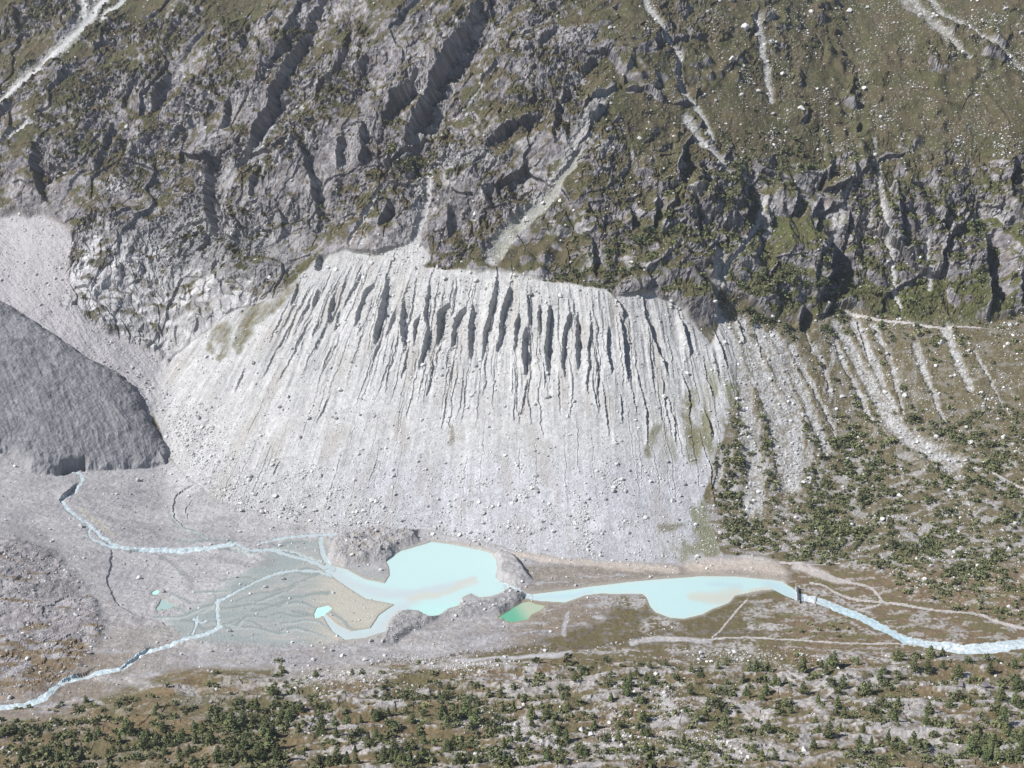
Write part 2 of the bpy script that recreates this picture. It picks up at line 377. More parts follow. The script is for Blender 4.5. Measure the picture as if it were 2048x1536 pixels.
RIBS = [        # knife ribs of the moraine wall: crest line, width of the gully on its right (photo pixels)
    (c5((130, 130), (60, 260), (10, 340)), 8), (c5((200, 200), (140, 270), (100, 400), (80, 450)), 13), (c5((275, 150), (265, 260), (215, 470), (205, 575)), 20), (c5((330, 360), (290, 460), (265, 520)), 12),
    (c5((375, 290), (360, 370), (365, 470), (370, 615)), 18), (c5((480, 380), (440, 450), (430, 570)), 11), (c5((525, 200), (500, 380), (510, 520), (455, 700)), 15), (c5((640, 320), (585, 380), (560, 560)), 20),
    (c5((740, 340), (680, 420), (650, 580)), 16), (c5((775, 320), (765, 450), (755, 640)), 18), (c5((920, 160), (890, 320), (840, 540), (830, 650)), 16), (c5((1000, 220), (960, 350), (940, 470), (910, 600)), 17),
    (c5((1045, 370), (1030, 470), (1020, 600)), 13), (c5((1100, 240), (1100, 350), (1110, 440)), 8), (c5((1095, 450), (1070, 560), (1075, 730)), 20), (c5((1165, 320), (1165, 450), (1175, 530)), 10),
    (c5((1220, 320), (1215, 470), (1205, 620), (1215, 740)), 19), (c5((1350, 360), (1310, 500), (1295, 620), (1310, 750)), 15), (c5((1385, 360), (1380, 500), (1385, 710)), 17), (c5((1465, 360), (1460, 520), (1445, 760), (1450, 850)), 8),
    (c5((1560, 450), (1560, 620), (1585, 730)), 10), (c5((1630, 380), (1650, 530), (1660, 680), (1690, 780)), 13), (c5((1770, 270), (1790, 430), (1850, 580), (1920, 740)), 12), (c5((1985, 390), (2010, 520), (2045, 640)), 9),
    (c5((1580, 250), (1640, 340), (1660, 420)), 9), (c5((400, 560), (380, 680), (350, 760)), 7), (c5((1520, 620), (1510, 760), (1500, 860)), 6), (c5((540, 640), (530, 760), (500, 860)), 7), (c5((1100, 740), (1080, 860), (1060, 960)), 6),
    ([(597, 568), (583, 615)], 10), ([(638, 578), (624, 616)], 9), ([(671, 585), (655, 648)], 11), ([(679, 622), (669, 664)], 9), ([(640, 640), (625, 680)], 5), ([(610, 660), (560, 760)], 5),
    ([(1360, 640), (1378, 708)], 8), ([(1474, 640), (1490, 685)], 9), ([(1427, 660), (1455, 740)], 7), ([(1508, 655), (1525, 720)], 5), ([(1708, 632), (1735, 720)], 6), ([(490, 735), (470, 785)], 6), ([(660, 790), (630, 850)], 4), ([(560, 920), (545, 950)], 4),
]

# ------------------------------------------------------------------ zones as signed distances and masks
sd_mor = inside(P_MORAINE, 0.9)
sd_gla = inside(P_GLACIER, 0.5)
sd_near = inside(P_NEAR, 1.0)
sd_right = inside(P_RIGHT, 1.0)
m_mor = smooth(-2, 3, sd_mor)
m_gla = smooth(-1.5, 1.5, sd_gla)
m_lsc = smooth(-8, 6, inside(P_LEFTSCREE, 1.6)) * (1 - m_gla)
m_slab = smooth(-6, 8, inside(P_SLABS, 1.6)) * (1 - m_mor)
sd_pale = inside(P_PALE, 1.3)
m_pale = smooth(-8, 8, sd_pale) * (1 - m_mor) * (1 - m_gla)
m_hum = smooth(-14, 14, inside(P_HUMMOCK, 1.6))
m_fan = smooth(-1.5, 2.5, inside(P_FAN, 1.2))
m_delta = smooth(-10, 10, inside(P_DELTA, 1.2))
sd_mnd = inside(P_MOUND, 0.8); sd_mnd2 = inside(P_MOUND2, 0.5); sd_dam = inside(P_DAM, 0.6)
m_near = smooth(-6, 6, sd_near)
m_right = smooth(-5, 5, sd_right) * (1 - m_mor)
m_chute = strokes(CHUTES, 0.75, 0.5, 0, 5.0)
m_mount = smooth(770, 730, Vf) * (1 - smooth(640, 690, Vf) * smooth(1340, 1380, Uf)) * (1 - m_mor) * (1 - m_gla) * (1 - m_right) * (1 - m_pale) * (1 - m_lsc)

ROCKY_U = np.linspace(0, 2048, 9); ROCKY_V = [0, 100, 200, 300, 400, 500, 600, 700]
ROCKY = np.array([
    [.55, .55, .75, .80, .72, .55, .28, .22, .28], [.50, .62, .70, .80, .82, .62, .32, .22, .30], [.70, .72, .74, .82, .82, .58, .28, .26, .30], [.82, .86, .86, .86, .80, .42, .28, .38, .36],
    [.82, .86, .80, .72, .62, .46, .52, .52, .56], [.70, .86, .80, .68, .56, .52, .52, .50, .52], [.60, .95, .62, .52, .52, .48, .52, .36, .42], [.5, .9, .6, .5, .5, .4, .3, .2, .2]])
tmp = np.array([np.interp(vs, ROCKY_V, ROCKY[:, k]) for k in range(9)])
K = np.empty((NV, NU), F)
for j in range(NV):
    K[j] = np.interp(us, ROCKY_U, tmp[:, j])

# ------------------------------------------------------------------ relief (metres along the local normal)
D = np.zeros((NV, NU), F)
wx = Xf + 16 * fbm(Xf / 60, Tf / 60, 3, 1); wt = Tf + 16 * fbm(Xf / 60, Tf / 60, 3, 2)
lw = smooth(1450, 1150, Uf)                     # 1 on the left, where the beds slant to the lower left


def rot(a, x, t):
    a = math.radians(a)
    return x * math.cos(a) - t * math.sin(a), x * math.sin(a) + t * math.cos(a)


def beds(L, A, seed, ang):
    """slanting rock ribs with a steep right face"""
    q, r = rot(ang, wx, wt)
    ph = q / L + 0.9 * fbm(q / (L * 1.3), r / (L * 3.2), 3, seed)
    fr = ph - np.floor(ph)
    h = np.where(fr < 0.8, fr / 0.8, (1 - fr) / 0.2)
    am = 0.5 + 1.0 * perlin(q / (L * 1.4), r / (L * 2.1), seed + 5)
    return A * (h - 0.4) * np.clip(am, 0, 1.3)


big = 0
for wgt, ang in ((lw, 33), (1 - lw, -6)):
    q, r = rot(ang, wx, wt)
    big = big + wgt * (14 * ridged(q / 150, r / 330, 3, 21) + beds(60, 6, 31, ang) + beds(22, 2.4, 37, ang + 6))
vx = Xf + 4 * fbm(Xf / 50, Tf / 50, 3, 3); vt = Tf + 4 * fbm(Xf / 50, Tf / 50, 3, 4)
fa, ida, ea = facets(vx / 27 + 0.3 * fbm(Xf / 14, Tf / 14, 2, 44), vt / 40, 41, 0.9)
fb, idb, eb = facets((vx + 2 * perlin(Xf / 9, Tf / 9, 45)) / 10, vt / 15, 42, 0.9)
fc, idc, ec = facets((vx + .6 * perlin(Xf / 4, Tf / 4, 46)) / 4.0, vt / 5.6, 43, 0.9)
f0, id0, e0 = facets(vx / 62 + .25 * fbm(Xf / 40, Tf / 40, 2, 48), wt / 88, 40, 0.9)
rug = .25 + 1.0 * smooth(-.3, .4, fbm(Xf / 80, Tf / 80, 3, 49))
fd, idd, ed = facets(vx / 2.1, vt / 2.7, 57, 0.9)
crag = big + 5.5 * f0 + rug * (3.6 * fa + 3.0 * fb + 1.9 * fc + .9 * fd)
K2 = np.clip(K + 0.50 * fbm(Xf / 90, Tf / 110, 4, 50) + 0.16 * perlin(Xf / 14, Tf / 14, 51), 0, 1)
rough = smooth(0.22, 0.62, K2) * (1 - 0.75 * m_chute)
grassy = 5 * fbm(Xf / 55, Tf / 90, 3, 52) + 1.2 * fbm(Xf / 12, Tf / 14, 3, 53) + 0.35 * perlin(Xf / 3, Tf / 3, 54)
D += (1 - .6 * np.exp(-np.clip(-sd_mor, 0, 60) / 22)) * (1 - .75 * smooth(510, 630, Vf) * smooth(1330, 1400, Uf)) * m_mount * mix(grassy + 0.25 * big, crag, np.clip(rough + 0.12, 0, 1))
# cliffs of the lower right wall get deeper clefts
m_clf = smooth(230, 420, Vf + 60 * fbm(Xf / 60, Tf / 60, 3, 64)) * smooth(660, 610, Vf) * smooth(1180, 1350, Uf) * (1 - m_mor)
D += m_mount * m_clf * (10 * ridged((wx + 14 * fbm(Xf / 45, Tf / 45, 3, 62)) / 85, wt / 170, 4, 61) + 5 * f0 + beds(58, 7, 63, -4))
for bu, bv, ru, rv, H in [(1560, 600, 62, 46, 17), (1590, 500, 46, 50, 12), (1610, 360, 26, 40, 10), (1565, 390, 22, 30, 9), (1720, 292, 40, 22, 8), (1715, 360, 30, 40, 9), (1480, 430, 60, 26, 9), (1690, 470, 28, 60, 9), (1850, 460, 44, 60, 10), (1920, 520, 40, 70, 12), (2010, 380, 40, 60, 12), (2030, 540, 30, 50, 11), (1380, 420, 40, 40, 8), (1180, 420, 50, 40, 8), (1250, 300, 70, 60, 10), (1270, 90, 60, 70, 12), (930, 380, 60, 40, 9), (800, 360, 40, 50, 10), (1120, 110, 90, 60, 10), (1600, 230, 40, 24, 6), (1210, 210, 40, 50, 8)]:
    D += m_mount * (1 - .5 * smooth(540, 640, Vf)) * (.55 * H * np.exp(-(((WU - bu) / ru) ** 2 + ((WV - bv) / rv) ** 2) ** 1.6)).astype(F)
D += m_mount * m_clf * (1 - rough) * (2.0 * fb + 1.4 * fc + .65 * fd)
D -= m_slab * m_mount * .42 * crag * rough
D += m_slab * (2.6 * ridged((wx + .35 * wt) / 15, wt / 80, 3, 71) + beds(18, 3.0, 72, 16) + 2.6 * facets((wx + .3 * wt) / 7, wt / 26, 73, .9)[0]) * 0.8


UNEVEN = fbm(Xf / 13, Tf / 13, 4, 308)
FINE = 2.6 * fbm(Xf / 5, Tf / 5, 3, 305)


def steps(lines, prof, wp):
    for pts, H in lines:
        c = curve(pts, 5)
        sl = window(c, 70)
        gu = Uf[sl] + wp * (WU[sl] - Uf[sl]) + FINE[sl]; gv = Vf[sl] + .6 * wp * (WV[sl] - Vf[sl])
        d, t, s = along(c, gu, gv)
        x = d * s * MPP[sl]
        lenm = np.sqrt((np.diff(c, axis=0) ** 2).sum(1)).sum() * 0.5
        # beyond the two ends, fade out round
        D[sl] += prof(x, t, H, lenm) * np.clip(1 + .8 * UNEVEN[sl], .3, 1.6)


def prof_rock(x, t, H, L):
    env = np.clip(np.sin(np.pi * np.clip(t, 0, 1)), 0, 1) ** 0.5
    w = H * 0.9
    y = np.where(x < 0, 0.45 * np.exp(np.minimum(x, 0) / (1.3 * w)), 0.45 - 1.0 * smooth(0, 0.22 * w, x))
    y = np.where(x > 0.22 * w, -0.55 * (1 - smooth(0.5 * w, 1.7 * w, x)), y)
    return (1.0 * H * env * y).astype(F)


def prof_rib(x, t, wpx, L):
    w = wpx * 0.49
    H = w * 1.0
    env = np.clip(np.sin(np.pi * np.clip(t, 0, 1)), 0, 1) ** 0.45
    y = np.where(x < 0, 0.6 * np.exp(np.minimum(x, 0) / (0.5 * w)), 0.6 - smooth(0, 0.25 * w, x))
    y = np.where(x > 0.25 * w, -0.4 * (1 - smooth(0.6 * w, 1.7 * w, x)), y)
    return (H * env * y).astype(F)


steps(STEPS_ROCK, prof_rock, 1.0)
tails = []
for pts, w in RIBS:                              # every rib runs on down the wall as a fading rill
    (a, b), q = pts[-1], pts[0]
    k = (a - 1040) / (850 if a < 1040 else 1700)
    n = 90 + 60 * ((a * 7.3) % 1)
    if b > 740 or w < 6.5:
        continue
    tails.append(([(a - .25 * (a - pts[-2][0]), b - .25 * (b - pts[-2][1])), (a + .4 * k * n, b + .4 * n), (a + k * n, b + n)], max(2.2, w * .26)))
    tails.append(([(q[0] - k * 50, q[1] - 50), q, pts[1]], max(2.2, w * .3)))
steps(RIBS, prof_rib, 0.45)
xr = random.Random(31)
extra = []
for _ in range(120):
    a = xr.uniform(590, 1430); top = np.interp(a, [590, 690, 850, 1040, 1230, 1400, 1430], [575, 510, 540, 556, 595, 660, 700])
    b = top + 8 + 200 * xr.random() ** 1.4; n = xr.uniform(40, 150)
    k = (a - 1040) / (850 if a < 1040 else 1700); z = xr.uniform(-.12, .12)
    extra.append(([(a, b), (a + (k + z) * n * .5, b + n * .5), (a + k * n, b + n)], xr.uniform(2.6, 6.5)))
for _ in range(46):
    a, b, n = xr.uniform(480, 1400), xr.uniform(740, 900), xr.uniform(70, 190)
    n = min(n, 1060 - b); k = (a - 1040) / (850 if a < 1040 else 1700) * 850 / (850 + b - 560)
    extra.append(([(a, b), (a + k * n * .5 + xr.uniform(-3, 3), b + n * .5), (a + k * n, b + n)], xr.uniform(1.3, 2.2)))
steps(extra, lambda x, t, w, L: .8 * prof_rib(x, t, w, L), 0.6)
steps(tails, lambda x, t, w, L: .62 * prof_rib(x, t, w, L), 0.45)
# fine ribs and rills of the moraine, fanning out down the wall
dv = np.maximum(Vf - 560, -40)
phi = 1040 + (Uf - 1040) / (1 + dv / np.where(Uf < 1040, 850, 1700))
pm = phi * 0.49
up = smooth(900, 700, Vf) * smooth(490, 600, Vf)
wob = 2.0 * fbm(pm / 9, Tf / 40, 3, 81)
rill = 1.9 * ridged((pm + wob) / 13, Tf / 170, 2, 82) * up + (0.75 * ridged((pm + wob) / 4.6, Tf / 90, 2, 83)) * (0.12 + 0.88 * smooth(900, 680, Vf)) * smooth(-.5, .2, fbm(Xf / 30, Tf / 60, 2, 89)) \
    + 0.4 * fbm(Xf / 9, Tf / 9, 3, 84) + 0.16 * perlin(Xf / 2.2, Tf / 2.2, 85)
rill += 0.5 * fbm(Xf / 1.6, Tf / 1.6, 2, 87) * smooth(850, 1000, Vf) * smooth(-0.1, 0.4, fbm(Xf / 30, Tf / 30, 2, 88))
D += smooth(-2, 14, sd_mor) * rill
D += m_mor * 2.2 * np.exp(-(np.abs(sd_mor) / 7) ** 2) * smooth(620, 560, Vf) * (Uf > 860)      # lip of the crest
# left scree and glacier
D += m_lsc * (2.6 * fbm(Xf / 30, Tf / 34, 4, 90) + .35 * fbm(Xf / 2.2, Tf / 2.2, 2, 103) + 0.8 * ridged((Xf + 0.8 * Tf) / 9, (Tf - Xf) / 60, 3, 91) + 0.4 * fbm(Xf / 5, Tf / 5, 3, 92))
gsd = sd_gla + 5 * fbm(Xf / 12, Tf / 12, 3, 94)
gdome = 7 * (1 - np.exp(-np.maximum(gsd, 0) / 9)) + 7 * (1 - np.exp(-np.maximum(gsd, 0) / 60)) + 1.0 * smooth(0, 1.5, sd_gla)
gcoord = (Uf - 120) * 0.5
D += gdome + m_gla * (0.8 * ridged((gcoord + 0.25 * Tf + 4 * fbm(Xf / 30, Tf / 30, 2, 100)) / 12, Tf / 80, 3, 95) + 0.9 * fbm(Xf / 9, Tf / 14, 4, 96) + 0.35 * fbm(Xf / 2.5, Tf / 2.5, 2, 97) + 2.0 * fbm(Xf / 24, Tf / 44, 4, 99) + .3 * fbm(Xf / 3.4, Tf / 3.4, 2, 128))
# glacier portal
sl = window([(120, 930), (175, 950)], 30)
dpt, tpt, _ = along([(118, 952), (128, 941), (145, 936), (168, 935)], Uf[sl], Vf[sl])
D[sl] -= (24 * np.exp(-(dpt / 4.6) ** 2) * smooth(-2, 2, sd_gla[sl] + 4)).astype(F)
# valley floor
qx0, qt0 = rot(-6, Xf, Y.astype(F))
floor_m = m_pale * (1 - m_hum) * (1 - m_delta * 0.85)
D += floor_m * (0.9 * ridged(qx0 / 26, qt0 / 12, 3, 101) + 0.45 * fbm(Xf / 4, Tf / 4, 3, 102)) * smooth(-8, 12, sd_pale)
D -= m_fan * (1 - m_delta) * 1.3
D += m_hum * (6 * ridged(Xf / 70, Tf / 50, 4, 104) * 0.6 + 2.2 * np.abs(fbm(Xf / 16, Tf / 16, 3, 105)) + .7 * fb + 0.4 * fc + 3 * smooth(150, 0, Uf))
D += smooth(-1, 14, sd_mnd) * (4.6 + 2.6 * ridged(Xf / 22, Tf / 22, 3, 107) + 0.6 * fc)
D += smooth(-1, 12, sd_mnd2) * (5.0 + 0.5 * fbm(Xf / 6, Tf / 6, 2, 108))
D += smooth(-1, 10, sd_dam) * (3.4 + 1.3 * fbm(Xf / 8, Tf / 8, 3, 109))
# right slope: bushes and rubble over bumpy ground
D += m_right * smooth(0, -40, sd_mor) * (2.2 * fbm(Xf / 28, Tf / 40, 3, 111) + 0.9 * fbm(Xf / 7, Tf / 8, 3, 112) + 0.3 * perlin(Xf / 2.2, Tf / 2.2, 113))
# near hillside: long ice-smoothed knolls
n2a = fbm(Xf / 18, Tf / 18, 3, 119)
qx, qt = rot(-6, Xf, Y.astype(F))
kn = ridged(qx / 90 + 0.3 * fbm(qx / 30, qt / 30, 2, 120), qt / 34, 4, 121)
kn2 = ridged(qx / 44 + .4 * n2a, qt / 15 + .3 * n2a, 3, 122)
n2b = fbm(Xf / 9, Tf / 9, 3, 202)
m_nfull = smooth(0, 40, sd_near)
D += m_nfull * (4.6 * kn + 2.0 * kn2 + 0.6 * fb * smooth(0.1, 0.5, kn) + 0.25 * fbm(Xf / 2.5, Y / 2.5, 2, 123))
m_rest = np.clip(1 - m_mount - m_mor - m_gla - m_lsc - m_pale - m_right - m_near, 0, 1)
D += m_rest * (0.9 * fbm(qx / 20, qt / 12, 3, 125) + 0.5 * fbm(Xf / 4, Tf / 4, 3, 126))
D -= 1.6 * m_chute * (1 - m_mor * 0.6)
D = D + (blur(D, 17) - .8 - D) * (.8 * m_chute * m_mount)
# keep the flats beside the water low
LAKES = [("lake", P_LAKE, -0.35), ("lake", P_LAKE2, -0.35), ("pond", P_POND, -0.2), ("pond", P_POND2, -0.28), ("pond", P_POND3, -0.2), ("pond", P_POND4, -0.2)]
Zat = lambda u, v: float(Z[int((v - vs[0]) / STEP), int((u - us[0]) / STEP)])
LAKES[4] = ('pond', P_POND3, Zat(311, 1182) - 1.3)
LAKES[5] = ('pond', P_POND4, Zat(332, 1210) - 1.3)
lake_sd = [inside(p, 0.18, 40) for _, p, _ in LAKES]
sd_water = np.max(lake_sd, 0)
mound_any = np.maximum.reduce([smooth(-1, 3, s) for s in (sd_mnd, sd_mnd2, sd_dam)])
calm = smooth(-12, -1, sd_water) * (1 - mound_any)
high = smooth(-14, -1, np.maximum(lake_sd[4], lake_sd[5]))
D = D * (1 - calm) + 0.08 * calm - 1.0 * high * calm

PPRE = B + N0 * D[..., None].astype(np.float64)
STREAMS = [(p, a * .66, b * .66) for p, a, b in STREAMS]
m_stream = strokes(STREAMS, 0.35, 0.35, 0, 3.2)
m_str_w = strokes([(p, a + 2, b + 2) for p, a, b in STREAMS], 0.35, 0.15, 0, 3.2)
PW = PPRE.copy()                                 # water surface of the running streams
PW[..., 2] -= 0.25
P = PPRE.copy()
P[..., 2] -= 1.0 * m_stream
for sdw, (_, _, lev) in zip(lake_sd, LAKES):
    P[..., 2] = mix(P[..., 2], np.minimum(P[..., 2], lev - 1.65), smooth(-1.0, 2.5, sdw))
NRM = grid_normals(P)
NB = grid_normals(blur(P, 9))

# ------------------------------------------------------------------ ground cover (reflectance, no light in it)
def C(*c):
    return np.array(c, F)


ALB = np.zeros((NV, NU, 3), F)
ALB[:] = C(.115, .095, .05)


def lay(col, m):
    global ALB
    col = np.asarray(col, F)
    ALB = ALB + (col - ALB) * np.asarray(m, F)[..., None]


n1 = fbm(Xf / 40, Tf / 40, 4, 201); n2 = fbm(Xf / 9, Tf / 9, 3, 202); n3 = fbm(Xf / 2.6, Tf / 2.6, 2, 203)
g1 = smooth(-.4, .4, n1)[..., None]
rock = mix(C(.152, .142, .149), C(.232, .221, .221), g1) * (1 + 0.25 * (ida - .5) + 0.40 * (idb - .5) + 0.6 * (idc - .5) + 0.55 * (idd - .5) + 0.15 * n3)[..., None]
rust = smooth(0.50, 0.66, fbm(Xf / 24, Tf / 24, 3, 205))
soil = smooth(.05, .3, fbm(Xf / 16, Tf / 16, 4, 210))
rock = rock + (C(.135, .112, .090) - rock) * (soil * .5)[..., None]
rock = rock + (C(.27, .19, .14) - rock) * (rust * 0.55)[..., None]
grass = mix(C(.084, .070, .040), C(.070, .066, .032), smooth(-.3, .3, fbm(Xf / 30, Tf / 30, 3, 206))[..., None])
lush = smooth(280, 480, Vf) * smooth(1150, 1500, Uf)
grass = grass + (C(.074, .086, .026) - grass) * (lush * (0.45 + 0.5 * n1))[..., None].clip(0, 1)
grass = grass * (1 + .22 * n2 + .22 * n3)[..., None]
# mountain: grass on the gentler ledges, bare rock on the steps
steep = 1 - NB[..., 2].astype(F)
gband = fbm(wx / 55, (wt + .25 * wx) / 15, 3, 207)
gm = smooth(-0.08, 0.10, (0.73 + .11 * smooth(1150, 950, Uf) * smooth(520, 330, Vf) - K2) * 0.85 + (0.335 - steep) * 1.0 + 0.28 * gband + 0.20 * n2 + 0.17 * n3)
lay(rock, m_mount)
lay(grass, m_mount * gm)
pebb = smooth(0.50, 0.72, perlin(Xf / 2.0, Tf / 2.4, 208) + .35 * fbm(Xf / 30, Tf / 60, 2, 209))
lay(rock * 1.25, m_mount * gm * pebb * smooth(1150, 1350, Uf) * .8)
# pale polished slabs
slab = mix(C(.32, .312, .312), C(.44, .432, .428), smooth(-.2, .3, n2)[..., None]) * (1 + .22 * (idb - .5) + .25 * (idc - .5))[..., None]
lay(slab, m_slab * smooth(.18, .02, fbm(Xf / 26, Tf / 12, 4, 212)))
lay(grass * 1.15, m_slab * smooth(.10, .24, fbm(Xf / 26, Tf / 12, 4, 212)) * .8)
lay(slab * .72, m_mount * strokes([([(1222, 180), (1195, 225), (1165, 270), (1138, 325)], 8, 15), ([(1085, 395), (1065, 430), (1045, 480)], 12, 7), ([(930, 130), (890, 190), (860, 250), (810, 310)], 5, 9), ([(850, 370), (846, 410), (830, 480)], 9, 14), ([(465, 340), (440, 420), (430, 490)], 7, 9), ([(540, 230), (500, 310)], 6, 6), ([(900, 330), (980, 330)], 22, 18)], 1.2, .5) * .8)
lay(slab * .62, m_mount * smooth(150, 330, Uf) * smooth(760, 500, Uf) * smooth(360, 500, Vf) * (1 - gm) * .7)
lay(rock, m_rest * smooth(.0, .3, n2) * .5)
# scree and moraine
rl = ridged((pm + wob) / 4.6, Tf / 90, 2, 83)
deb = C(.345, .342, .337) * (1 + .05 * n1 + .10 * n2 + .12 * n3 + .05 * rl)[..., None]
damp = fbm((pm + wob) / 7, Tf / 110, 4, 214); slump = fbm(Xf / 34, Tf / 46, 4, 215)
fine = fbm((pm + .6 * wob) / 2.3, Tf / 90, 3, 219)
deb = deb * (1 + .15 * fine * smooth(620, 740, Vf) * smooth(1080, 980, Vf))[..., None]
deb = deb * (1 + .20 * damp + .13 * slump + .22 * (idd - .5) + .14 * (idc - .5))[..., None]
deb = deb + (C(.285, .265, .235) - deb) * (smooth(.12, .4, fbm((pm + wob) / 16, Tf / 80, 3, 216)) * .45)[..., None]
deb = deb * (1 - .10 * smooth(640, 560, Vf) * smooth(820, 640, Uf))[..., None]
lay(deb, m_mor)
bluish = smooth(860, 960, Vf) * smooth(500, 800, Uf)
lay(deb * C(.98, .99, 1.04), m_mor * bluish)
mgr = smooth(.06, .3, fbm((pm + wob) / 22, Tf / 70, 3, 211)) * smooth(1290, 1400, Uf) * smooth(700, 800, Vf)
lay(grass * 1.7, m_mor * mgr * .8)
lay(grass * 1.5, m_mor * smooth(26, 0, sd_mor) * smooth(1380, 1400, Uf) * smooth(-.2, .2, n2 + n1) * smooth(690, 740, Vf) * smooth(940, 860, Vf))
for pts, w0, w1 in [([(445, 660), (450, 700), (440, 720)], 16, 5), ([(500, 610), (480, 690)], 14, 10), ([(560, 600), (520, 640)], 12, 8), ([(520, 596), (500, 650), (476, 704)], 15, 6), ([(590, 570), (548, 625)], 11, 7), ([(430, 660), (420, 700)], 9, 6), ([(905, 850), (898, 880)], 4, 6), ([(1310, 860), (1300, 905)], 9, 8), ([(1375, 790), (1385, 920)], 12, 10), ([(1325, 1055), (1365, 1050)], 8, 6)]:
    lay(grass * 1.4, strokes([(pts, w0, w1)], 1.6, .5) * (.62 + .6 * n2 + .4 * n3).clip(0, 1) * m_mor)
lay(C(.315, .302, .308) * (1 + .10 * fbm((Xf + .8 * Tf) / 14, (Tf - Xf) / 70, 3, 213) + .08 * n2 + .10 * n3 + .08 * n1)[..., None], m_lsc)
gstr = smooth(.1, .5, ridged((gcoord + .25 * Tf + 5 * n1) / 22, Tf / 60, 3, 98)) * smooth(-.2, .3, n1)
gl = C(.188, .186, .194) * (1 - .20 * gstr + .10 * smooth(740, 640, Vf))[..., None] * (1 + .14 * n1 + .10 * n2 + .10 * n3 + .12 * fbm(Xf / 4, Tf / 4, 3, 93))[..., None]
gl = gl * (1 + .25 * (idd - .5) + .2 * (idc - .5))[..., None]
gl = gl * (1 - .25 * smooth(.15, .4, fbm((gcoord - .6 * Tf) / 9, (Tf + gcoord) / 50, 4, 217)) + .22 * smooth(.15, .4, fbm(Xf / 20, Tf / 14, 4, 218)))[..., None]
gl = gl * (1 + .30 * fbm((gcoord + .25 * Tf) / 3.5, Tf / 60, 4, 220))[..., None]
lay(gl, m_gla)
lay(C(.29, .285, .29), m_gla * np.exp(-np.maximum(sd_gla, 0) / 9) * smooth(890, 930, Vf) * .8)
# the debris thins out sideways over its neighbours
skirt = np.exp(-np.clip(-sd_mor, 0, 60) / 26) * smooth(58, 40, -sd_mor)
lay(deb * C(.97, .965, .985), m_lsc * skirt * .8)
lay(slab, m_mount * skirt * smooth(560, 610, Vf) * smooth(640, 560, Uf) * .8)
# chutes
lay(C(.34, .335, .33) * (1 + .12 * n2 + .2 * n3)[..., None], m_chute * np.maximum(.85 * smooth(600, 650, Vf) * smooth(-.45, -.1, n3 + n2), .42 + .58 * smooth(-.15, .2, n3 + n2)) * (1 - .35 * (Vf < 330)))
lay(C(.44, .44, .435) * (1 + .25 * n3)[..., None], strokes([([(230, -20), (176, 44), (147, 79), (102, 122), (51, 166), (-10, 215), (-200, 340)], 5, 2.8), ([(171, -20), (172, 41), (168, 60)], 5, 4), ([(256, -10), (205, 38)], 3, 3), ([(60, 250), (20, 290), (-40, 350)], 2.5, 3)], .6, .6, 0, 3) * .85)
lay(C(.385, .38, .37) * (1 + .3 * n3)[..., None], strokes([([(1275, -30), (1322, 58), (1357, 113), (1357, 164), (1372, 192), (1406, 236), (1425, 290)], 4, 2.5), ([(1372, 236), (1400, 285), (1430, 320), (1485, 392)], 5, 3), ([(1530, 400), (1512, 450), (1482, 500), (1445, 545), (1432, 590)], 2.6, 3), ([(1432, 520), (1424, 570), (1426, 600), (1450, 655), (1475, 715)], 5, 7), ([(1512, 40), (1530, 126), (1545, 200)], 3, 2), ([(772, 386), (745, 425), (725, 452), (703, 492)], 1.8, 2.2), ([(1775, 470), (1785, 560), (1800, 620)], 2.5, 2), ([(1665, 430), (1660, 500)], 3, 2), ([(1848, 490), (1860, 580)], 2.5, 2)], .6, .5, 0, 3.5) * (.40 + .42 * smooth(-.3, .1, n3)))
lay(C(.20, .205, .155) * (1 + .4 * n3)[..., None], strokes([([(1165, 308), (1097, 403), (1042, 448), (1000, 500)], 8, 17)], 1, .6, 0, 4) * smooth(-.25, .15, n2 + n3) * .75)
# valley floor
pale = mix(C(.275, .267, .271), C(.335, .327, .326), g1) * (1 + .07 * n2 + .09 * n3)[..., None]
pale = pale * (1 + .16 * (idd - .5) + .12 * (idc - .5))[..., None]
lay(pale, m_pale)
lay(C(.235, .222, .216) * (1 + .1 * n2)[..., None], m_pale * smooth(330, 180, Uf) * smooth(1060, 1130, Vf) * smooth(-.3, .2, n1 + n2) * .6)
brown = C(.158, .119, .074) * (1 + .25 * n2 + .2 * n3)[..., None]
vein = ridged((qx + 9 * n1) / 46, (qt + 5 * n2) / 9, 3, 221)
wgr = smooth(900, 1330, Uf) * smooth(1165, 1235, Vf)
lay(deb * C(.96, .955, .975), m_pale * skirt * smooth(760, 640, Uf) * .9)
lay(brown, m_pale * (smooth(.16, .30, vein + .35 * n3 + .25 * n2) * (.30 + .70 * wgr) * smooth(1180, 1260, Vf)) * .8)
lay(brown * C(.8, .95, .85), m_pale * wgr * smooth(.1, .2, fbm(qx / 12, qt / 5, 4, 222) + .3 * n3) * .4)
lay(pale * .86, m_pale * smooth(.12, .26, fbm(Xf / 13, Tf / 10, 5, 224)) * .7)
lay(pale * 1.12, m_pale * smooth(.12, .26, fbm(Xf / 17, Tf / 10, 5, 225)) * .6)
lay(brown, m_pale * smooth(1000, 1080, Uf) * smooth(1122, 1138, Vf) * smooth(.0, .3, vein) * .6)
lay(brown, m_pale * smooth(430, 150, Uf) * smooth(1250, 1330, Vf) * smooth(-.1, .3, vein) * .6)
lay(C(.40, .35, .30) * (1 + .1 * n2)[..., None], strokes([([(1020, 1110), (1130, 1122), (1250, 1133), (1350, 1140)], 6, 8), ([(1380, 1135), (1480, 1130), (1560, 1140)], 12, 14)], 1, .6) * .8)
hum = mix(C(.20, .186, .188), C(.285, .268, .27), smooth(-.2, .3, n2 + n1)[..., None]) * (1 + .25 * (idc - .5))[..., None]
lay(hum, m_hum)
